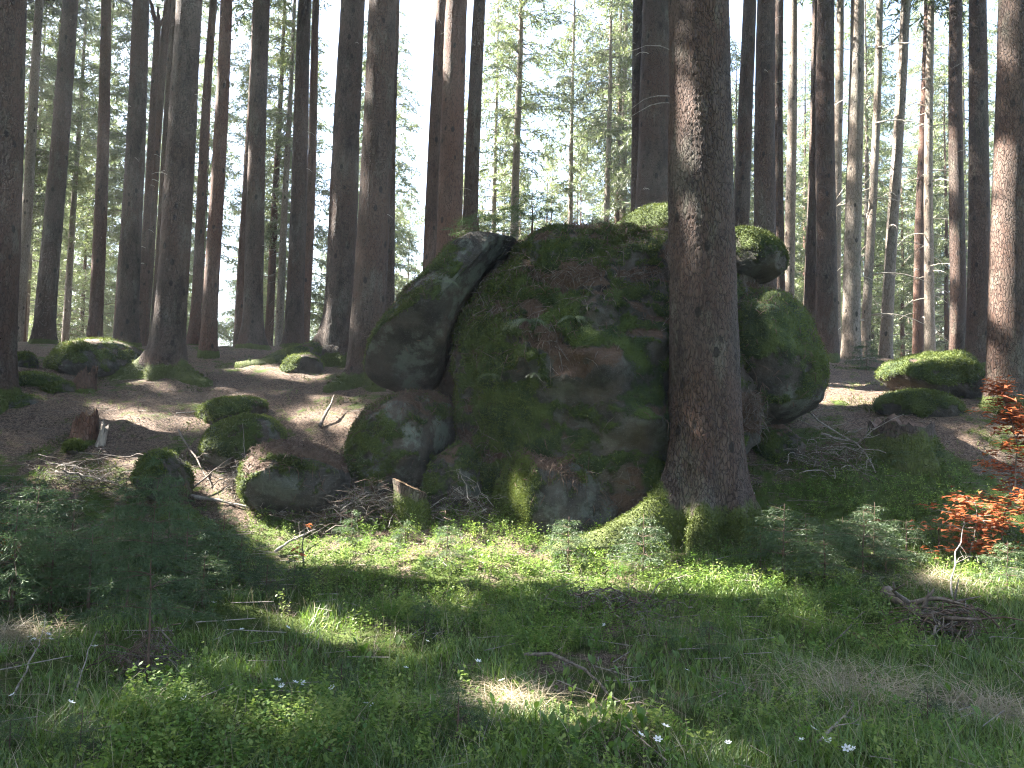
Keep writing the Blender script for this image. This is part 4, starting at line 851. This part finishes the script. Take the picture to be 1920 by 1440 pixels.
# ferns hanging on the boulder
def fern(label, key, px, py, n, L, seed):
    rr = np.random.default_rng(seed); p, nn = on_rock(key, px, py); root = obj('fern', None, None, p); tag(root, label, 'fern', None)
    for k in range(n):
        a = rr.uniform(-2.9, -.3); l = L * rr.uniform(.7, 1.15); s = np.linspace(0, 1, 16); c = np.stack([math.cos(a) * l * s, math.sin(a) * l * s * .7 - .05, l * (.35 * s - .75 * s * s)], 1)
        V, Fc = [], []
        for j in range(1, 16):
            d = c[j] - c[j - 1]; d /= np.linalg.norm(d); sd = np.cross(d, (0, -.6, .8)); sd /= np.linalg.norm(sd); w = l * .17 * (1 - s[j]) ** .6 + .006
            for g in (-1, 1):
                i0 = len(V); tip = c[j] + sd * g * w + d * w * .25 + np.array([0, -.1, -.25]) * w; V += [c[j - 1] + d * .002, c[j - 1] + d * l * .032, tip + d * l * .008, tip]; Fc.append((i0, i0 + 1, i0 + 2, i0 + 3))
        obj('frond', mesh('frond', V, Fc, M['needle'], {'rnd': np.full(len(V), .5 * rr.random())}), root)
for q in (('drooping fern tuft on the turf ledge in the middle of the great block', 'main', 985, 600, 10, .34, 71), ('upright fern strip growing along the crack below the capstone', 'main', 1075, 590, 10, .28, 72), ('small fern on the right flank rock of the pile', 'right', 1430, 565, 8, .24, 73),
          ('pale little fern hanging low on the mossy face of the great block', 'main', 915, 700, 6, .2, 74), ('fern at the upper edge of the tilted slab beside the trio of trunks', 'slab', 828, 520, 6, .22, 75), ('sparse fern on the bare turf shelf of the great block', 'main', 1000, 705, 7, .22, 76)):
    fern(*q)
# hanging roots, needles and twigs caught on the boulder
def rock_litter(key, n, L=(.05, .22), mt='twig_lit'):
    o, V, nn, mo, lt = boul[key]; w = np.where(nn[:, 1] < .3, lt ** 1.3 + .02, 0); k = rng.choice(len(V), n, p=w / w.sum()); org = np.array(o.location)
    D = rng.normal(size=(n, 3)); D[:, 2] -= .6; D -= nn[k] * (D * nn[k]).sum(1)[:, None] * .85; D /= np.linalg.norm(D, axis=1)[:, None]; l = U(*L, n)[:, None]
    A = V[k] - org + nn[k] * .012; B = A + D * l * .5 + nn[k] * U(.0, .05, n)[:, None]; C = A + D * l + nn[k] * U(-.01, .03, n)[:, None] - np.array([0, 0, .03])
    s = np.cross(D, nn[k]); s /= np.linalg.norm(s, axis=1)[:, None] + 1e-9; w_ = U(.002, .007, n)[:, None]; u = nn[k] * w_
    VV = np.stack([A - s * w_, A + s * w_, A + u, B - s * w_, B + s * w_, B + u, C], 1).reshape(-1, 3); T = np.array([[0, 1, 4, 3], [1, 2, 5, 4], [2, 0, 3, 5]]); T3 = np.array([[3, 4, 6, 6], [4, 5, 6, 6], [5, 3, 6, 6]])
    q = np.concatenate([T[:, [0, 1, 2]], T[:, [0, 2, 3]], T3[:, :3]]); Fc = (q[None] + (np.arange(n) * 7)[:, None, None]).reshape(-1, 3)
    tag(obj('hanging_twigs', mesh('hanging_twigs', VV, Fc, M[mt]), o), kind='stuff')
for k_, n_ in (('main', 6000), ('cap', 1600), ('step', 700), ('under', 900), ('needles', 900), ('slab', 350), ('right', 500)): rock_litter(k_, n_)
rock_litter('main', 2600, (.12, .4), 'twig')

# ------------------------------------------------------------------ ground cover
def region(n, y0, y1, pw=1.6):
    y = y0 + (y1 - y0) * rng.random(n) ** pw; x = U(-1, 1, n) * (.74 * y + 1.4); return x, y
def nz2(x, y, s, o): return fbm(np.stack([x * s, y * s, np.full_like(x, o)], 1), 3)
def blade(L, w, bend, n=3):
    s = np.linspace(0, 1, n + 1); V = []
    for k in range(n): V += [[-w * (1 - s[k] * .75), bend * L * s[k] ** 2, L * s[k] * (1 - .3 * bend * s[k])], [w * (1 - s[k] * .75), bend * L * s[k] ** 2, L * s[k] * (1 - .3 * bend * s[k])]]
    V.append([0, bend * L, L * (1 - .3 * bend)]); Fc = []
    for k in range(n - 1): Fc += [[2 * k, 2 * k + 1, 2 * k + 3], [2 * k, 2 * k + 3, 2 * k + 2]]
    Fc.append([2 * n - 2, 2 * n - 1, 2 * n]); return np.array(V), np.array(Fc)
def cover(name, label, cat, tm, x, y, sc, mat, zoff=0., tilt=.25):
    P = np.stack([x, y, H(x, y) + zoff], 1); V, Fc, rn = scatter(tm, P, U(0, 6.283, len(x)), sc, rng.normal(size=(len(x), 2)) * tilt)
    o = obj(name, mesh(name, V, Fc, M[mat], {'rnd': rn})); tag(o, label, cat, kind='stuff'); return o
spot = lambda px, py: gpx(px, py)
DG = [(spot(1620, 1310), .42), (spot(960, 1330), .2), (spot(1760, 1100), .3), (spot(1860, 1350), .2), (spot(30, 1205), .25)]
def dgf(x, y): return sum(np.exp(-((x - p[0]) ** 2 + (1.3 * (y - p[1])) ** 2) / r ** 2) for p, r in DG)
x, y = region(150000, 2.7, 8.6, 1.35); k = (nz2(x, y, .8, 1) + .15 * nz2(x, y, 3, 2) > np.interp(y, [3, 6.5, 8.6], [-.2, -.05, .32]) - .25 * (x > 1.2)) & (rng.random(len(x)) > dgf(x, y) * .45); x, y = x[k], y[k]
cover('grass', 'fresh green grass of the clearing floor', 'grass', [blade(.11, .0026, b, 2) for b in (.2, .5, .8, 1.1)] + [blade(.07, .003, .4, 2)], x, y, U(.5, 1.35, len(x)) * (1 + .5 * nz2(x, y, 1.3, 8)), 'grass')
x, y = region(16000, 2.7, 9, 1.3); dg = dgf(x, y); k = rng.random(len(x)) < np.clip(dg * 1.3 + .05, 0, 1); x, y = x[k], y[k]
for p, r in DG: a = rng.normal(size=(700 if r > .3 else 400, 2)) * r * .55; x = np.concatenate([x, p[0] + a[:, 0]]); y = np.concatenate([y, p[1] + a[:, 1]])
cover('dead_grass', 'pale matted dead grass lying in tussocks', 'dead grass', [blade(.18, .0024, b, 4) for b in (1.2, 1.8, 2.4, 3.0)], x, y, U(.5, 1.3, len(x)), 'straw', .01, .5)
# moss and short tufts on slope and clearing
x, y = region(230000, 2.7, 17, 1.5); g = green_at(x, y) + .55 * nz2(x, y, 1.1, 5); k = g > .55; x, y = x[k], y[k]
cover('ground_moss', 'short green moss carpeting the forest floor', 'moss', [blade(.032, .0045, b, 1) for b in (.2, .6, 1.)], x, y, U(.6, 1.5, len(x)) * np.clip(y / 7, .7, 1.5), 'moss', -.003, .5)
# bilberry
def bil(seed):
    rr = np.random.default_rng(seed); V, Fc = [], []; o = 0
    for st in range(3):
        a = rr.uniform(0, 6.28); top = np.array([math.cos(a) * .06, math.sin(a) * .06, rr.uniform(.11, .2)])
        for k in range(12):
            f = rr.uniform(.3, 1); c = top * f + rr.normal(size=3) * .014; d = rr.normal(size=3); d[2] = abs(d[2]) * .4; d /= np.linalg.norm(d); s = np.cross(d, (0, 0, 1)); s /= np.linalg.norm(s) + 1e-6; L = rr.uniform(.016, .028)
            V += [c, c + d * L * .5 + s * L * .33, c + d * L, c + d * L * .5 - s * L * .33]; Fc += [[o, o + 1, o + 2], [o, o + 2, o + 3]]; o += 4
        s = np.array([.0012, 0, 0]); V += [s, -s, top]; Fc += [[o, o + 1, o + 2]]; o += 3
    return np.array(V), np.array(Fc)
BT = [bil(s) for s in range(6)]
x, y = region(13200, 2.8, 10.2, 1.2); B = [(spot(900, 1060), 1.6), (spot(1050, 1080), 1.3), (spot(330, 1390), .5), (spot(560, 1370), .5), (spot(720, 1050), .8), (spot(1420, 1110), .9), (spot(960, 1180), .8), (spot(1560, 1180), .7), (spot(1800, 980), .9), (spot(1650, 940), .8)]
w = sum(np.exp(-((x - p[0]) ** 2 + (y - p[1]) ** 2) / r ** 2) for p, r in B) + .75 * nz2(x, y, .9, 12); k = rng.random(len(x)) < np.clip(w * 1.1 + .04, 0, 1); x, y = x[k], y[k]
cover('bilberry', 'low bilberry shrubs with small fresh leaves', 'bilberry', BT, x, y, U(.6, 1.25, len(x)), 'bil', -.01, .15)
x, y = region(3600, 9, 15, 1.2); k = nz2(x, y, .9, 21) > .02; x, y = x[k], y[k]
cover('slope_seedlings', 'sparse green seedlings and wood sorrel on the litter slope', 'ground cover', BT, x, y, U(.3, .65, len(x)), 'bil', -.03, .2)
# twigs and needles lying on the litter
def stick_t(L, r):
    return np.array([[-L / 2, -r, 0], [-L / 2, r, 0], [-L / 2, 0, r * 1.6], [L / 2, -r * .5, .01], [L / 2, r * .5, .01], [L / 2, 0, .012 + r]]), np.array([[0, 1, 4], [0, 4, 3], [1, 2, 5], [1, 5, 4], [2, 0, 3], [2, 3, 5]])
x, y = region(15000, 7.6, 18, 1.1); k = rng.random(len(x)) > green_at(x, y) * .8; x, y = x[k], y[k]
cover('fallen_twigs', 'small dead twigs strewn over the needle litter', 'twigs', [stick_t(.10, .0025), stick_t(.16, .003), stick_t(.07, .002), stick_t(.24, .004)], x, y, U(.5, 1.3, len(x)), 'twig', .012, 0)
x, y = region(20000, 8, 15, 1.1); k = rng.random(len(x)) > green_at(x, y); x, y = x[k], y[k]
cover('needle_litter', 'brown needles and cone scales covering the slope', 'litter', [stick_t(.04, .004), stick_t(.03, .006)], x, y, U(.5, 1.3, len(x)), 'twig_lit', .006, 0)
x, y = region(5000, 2.8, 8.5, 1.2)
cover('dry_stems', 'thin dry stems standing in the undergrowth', 'twigs', [blade(.22, .0016, b, 4) for b in (.1, .3, .6)], x, y, U(.5, 1.2, len(x)), 'straw', 0, .35)

x, y = region(420, 2.9, 8.5, 1.1)
cover('undergrowth_twigs', 'thin dead twigs lying in the grass of the clearing', 'twigs', [stick_t(.14, .0022), stick_t(.24, .003), stick_t(.34, .0035)], x, y, U(.6, 1.3, len(x)), 'stick', .05, 0)
x, y = region(26000, 2.9, 9, 1.15); k = nz2(x, y, 1.0, 41) + .4 * nz2(x, y, 3.5, 42) > .22; x, y = x[k], y[k]
cover('bare_shrub_stems', 'patches of bare brown shrub stems and dead moss in the clearing', 'twigs', [blade(.13, .0018, b, 2) for b in (.2, .6, 1.2)] + [blade(.08, .0025, 1.6, 2)], x, y, U(.6, 1.4, len(x)), 'brownstem', 0, .6)
# may lilies: single plants in the foreground
def lily_t(seed):
    rr = np.random.default_rng(seed); V, Fc = [], []
    for q in range(rr.integers(1, 3)):
        a = rr.uniform(0, 6.28); h = rr.uniform(.05, .1); L = rr.uniform(.055, .085); d = np.array([math.cos(a), math.sin(a), 0]); s = np.array([-d[1], d[0], 0]); up_ = np.array([0, 0, 1]); e = d * .4 + up_ * .95; w = L * .19; o = len(V)
        b0 = up_ * h * .6 + d * .012; V += [-s * .0018, s * .0018, b0 + s * .0015, b0 - s * .0015]; Fc.append((o, o + 1, o + 2, o + 3)); o += 4
        for f, ww in ((0, .1), (.25, .85), (.5, 1), (.75, .65)): c = b0 + e * L * f - up_ * L * .35 * f * f; V += [c - s * w * ww + d * -.25 * w, c, c + s * w * ww + d * -.25 * w]
        V.append(b0 + e * L - up_ * L * .35); 
        for k in range(3): Fc += [(o + 3 * k, o + 3 * k + 1, o + 3 * k + 4, o + 3 * k + 3), (o + 3 * k + 1, o + 3 * k + 2, o + 3 * k + 5, o + 3 * k + 4)]
        Fc += [(o + 9, o + 10, o + 12), (o + 10, o + 11, o + 12)]
    return mesh('may_lily', V, Fc, M['lily'], None, True)
LT = [lily_t(s) for s in range(8)]; cnt = 0
while cnt < 290:
    px = U(60, 1880); py = 1215 + 240 * rng.random() ** .8
    if px > 1330 and rng.random() < .75 or px < 560 and rng.random() < .6: continue
    g = gpx(px, py)
    if perlin(np.array([[g[0] * 1.1, g[1] * 1.1, 4.4]]))[0] < -.15: continue
    o = obj('may_lily', LT[cnt % 8], None, g, U(0, 6.28), U(.8, 1.4)); tag(o, 'may lily shoot with glossy upright leaf in the green foreground', 'may lily', 'may lilies in the foreground'); cnt += 1
# wood anemones
def anemone():
    m = []; f = []
    for k in range(6):
        a = k * math.pi / 3; d = np.array([math.cos(a), math.sin(a), .35]); s = np.array([-d[1], d[0], 0]); o = len(m); m += [d * .002, d * .009 + s * .005, d * .017 + s * .003, d * .018 - s * .003, d * .009 - s * .005]; f.append(tuple(range(o, o + 5)))
    return mesh('bloom', np.array(m), f, M['petal'])
AB = anemone(); st_ = MB(); st_.tube([(0, 0, -.11), (.004, 0, -.05), (0, 0, .003)], .0012, 4); AS = st_.mesh('stem', M['grass'])
for px, py in ((53, 1197), (61, 1202), (88, 1195), (93, 1204), (176, 1218), (130, 1337), (343, 1327), (293, 1245), (400, 1129), (452, 1182), (519, 1284), (527, 1296), (553, 1289), (565, 1290), (621, 1302), (538, 1180), (20, 1319), (800, 1205), (685, 1332), (697, 1336), (760, 1260), (940, 1284), (1200, 1405), (1233, 1408), (1247, 1377), (896, 1246), (1132, 1170), (1525, 1388), (1548, 1410), (1553, 1408), (1588, 1424), (1600, 1431), (1502, 1405), (1288, 1263), (1365, 1414)):
    g = gpx(px, py + 28); g[2] += .11; o = obj('wood_anemone', None, None, g, U(0, 6.28), U(.9, 1.3)); o.rotation_euler = (U(.1, .7), U(-.4, .4), U(0, 6.28)); tag(o, 'white wood anemone blooming low in the green undergrowth', 'flower', 'white wood anemones')
    obj('bloom', AB, o); obj('stem', AS, o)
# grass tussock in the middle of the foreground and strap leaves along the bottom
def tussock(label, px, py, n, L, w, seed):
    g = gpx(px, py); rr = np.random.default_rng(seed); P = np.zeros((n, 3)); P[:, :2] = rr.normal(size=(n, 2)) * .045
    V, Fc, rn = scatter([blade(L, w, b, 4) for b in (.1, .35, .7)], P, rr.uniform(0, 6.28, n), rr.uniform(.5, 1.15, n), rr.normal(size=(n, 2)) * .3)
    root = obj('grass_tussock', mesh('grass_tussock', V, Fc, M['grass'], {'rnd': rn}), None, g); tag(root, label, 'grass')
tussock('tall grass tussock beside the bright straw patch in the foreground', 940, 1300, 55, .28, .003, 1)
tussock('broad-bladed dark grass clump below the dead-grass tussock', 1510, 1345, 28, .16, .007, 2)
tussock('fine green grass clump on the sunny moss stripe', 915, 1150, 50, .16, .0022, 3)
tussock('wide pale blades at the bottom edge of the leafy foreground', 850, 1445, 12, .16, .006, 4)
tussock('thin grass clump beneath the tall young spruce', 225, 1200, 30, .2, .0028, 5)
tussock('green blades beside the sunlit moss stripe under the thicket', 425, 1290, 40, .2, .0028, 6)
print('done', sum(len(m.polygons) for m in bpy.data.meshes))

# ------------------------------------------------------------------ air between the trees
hb = bmesh.new(); bmesh.ops.create_cube(hb, size=1); hm = bpy.data.meshes.new('haze'); hb.to_mesh(hm); hb.free()
hzo = obj('haze', hm, None, (0, 45, 18)); hzo.scale = (320, 310, 50); tag(hzo, 'thin pale sunlit haze between the trees', 'haze', kind='stuff')
mh, t, out = nt('haze'); t.links.new(N(t, 'VolumePrincipled', {'Color': (.85, .92, 1, 1), 'Density': .0013, 'Anisotropy': .35}).outputs[0], out.inputs['Volume']); hm.materials.append(mh)
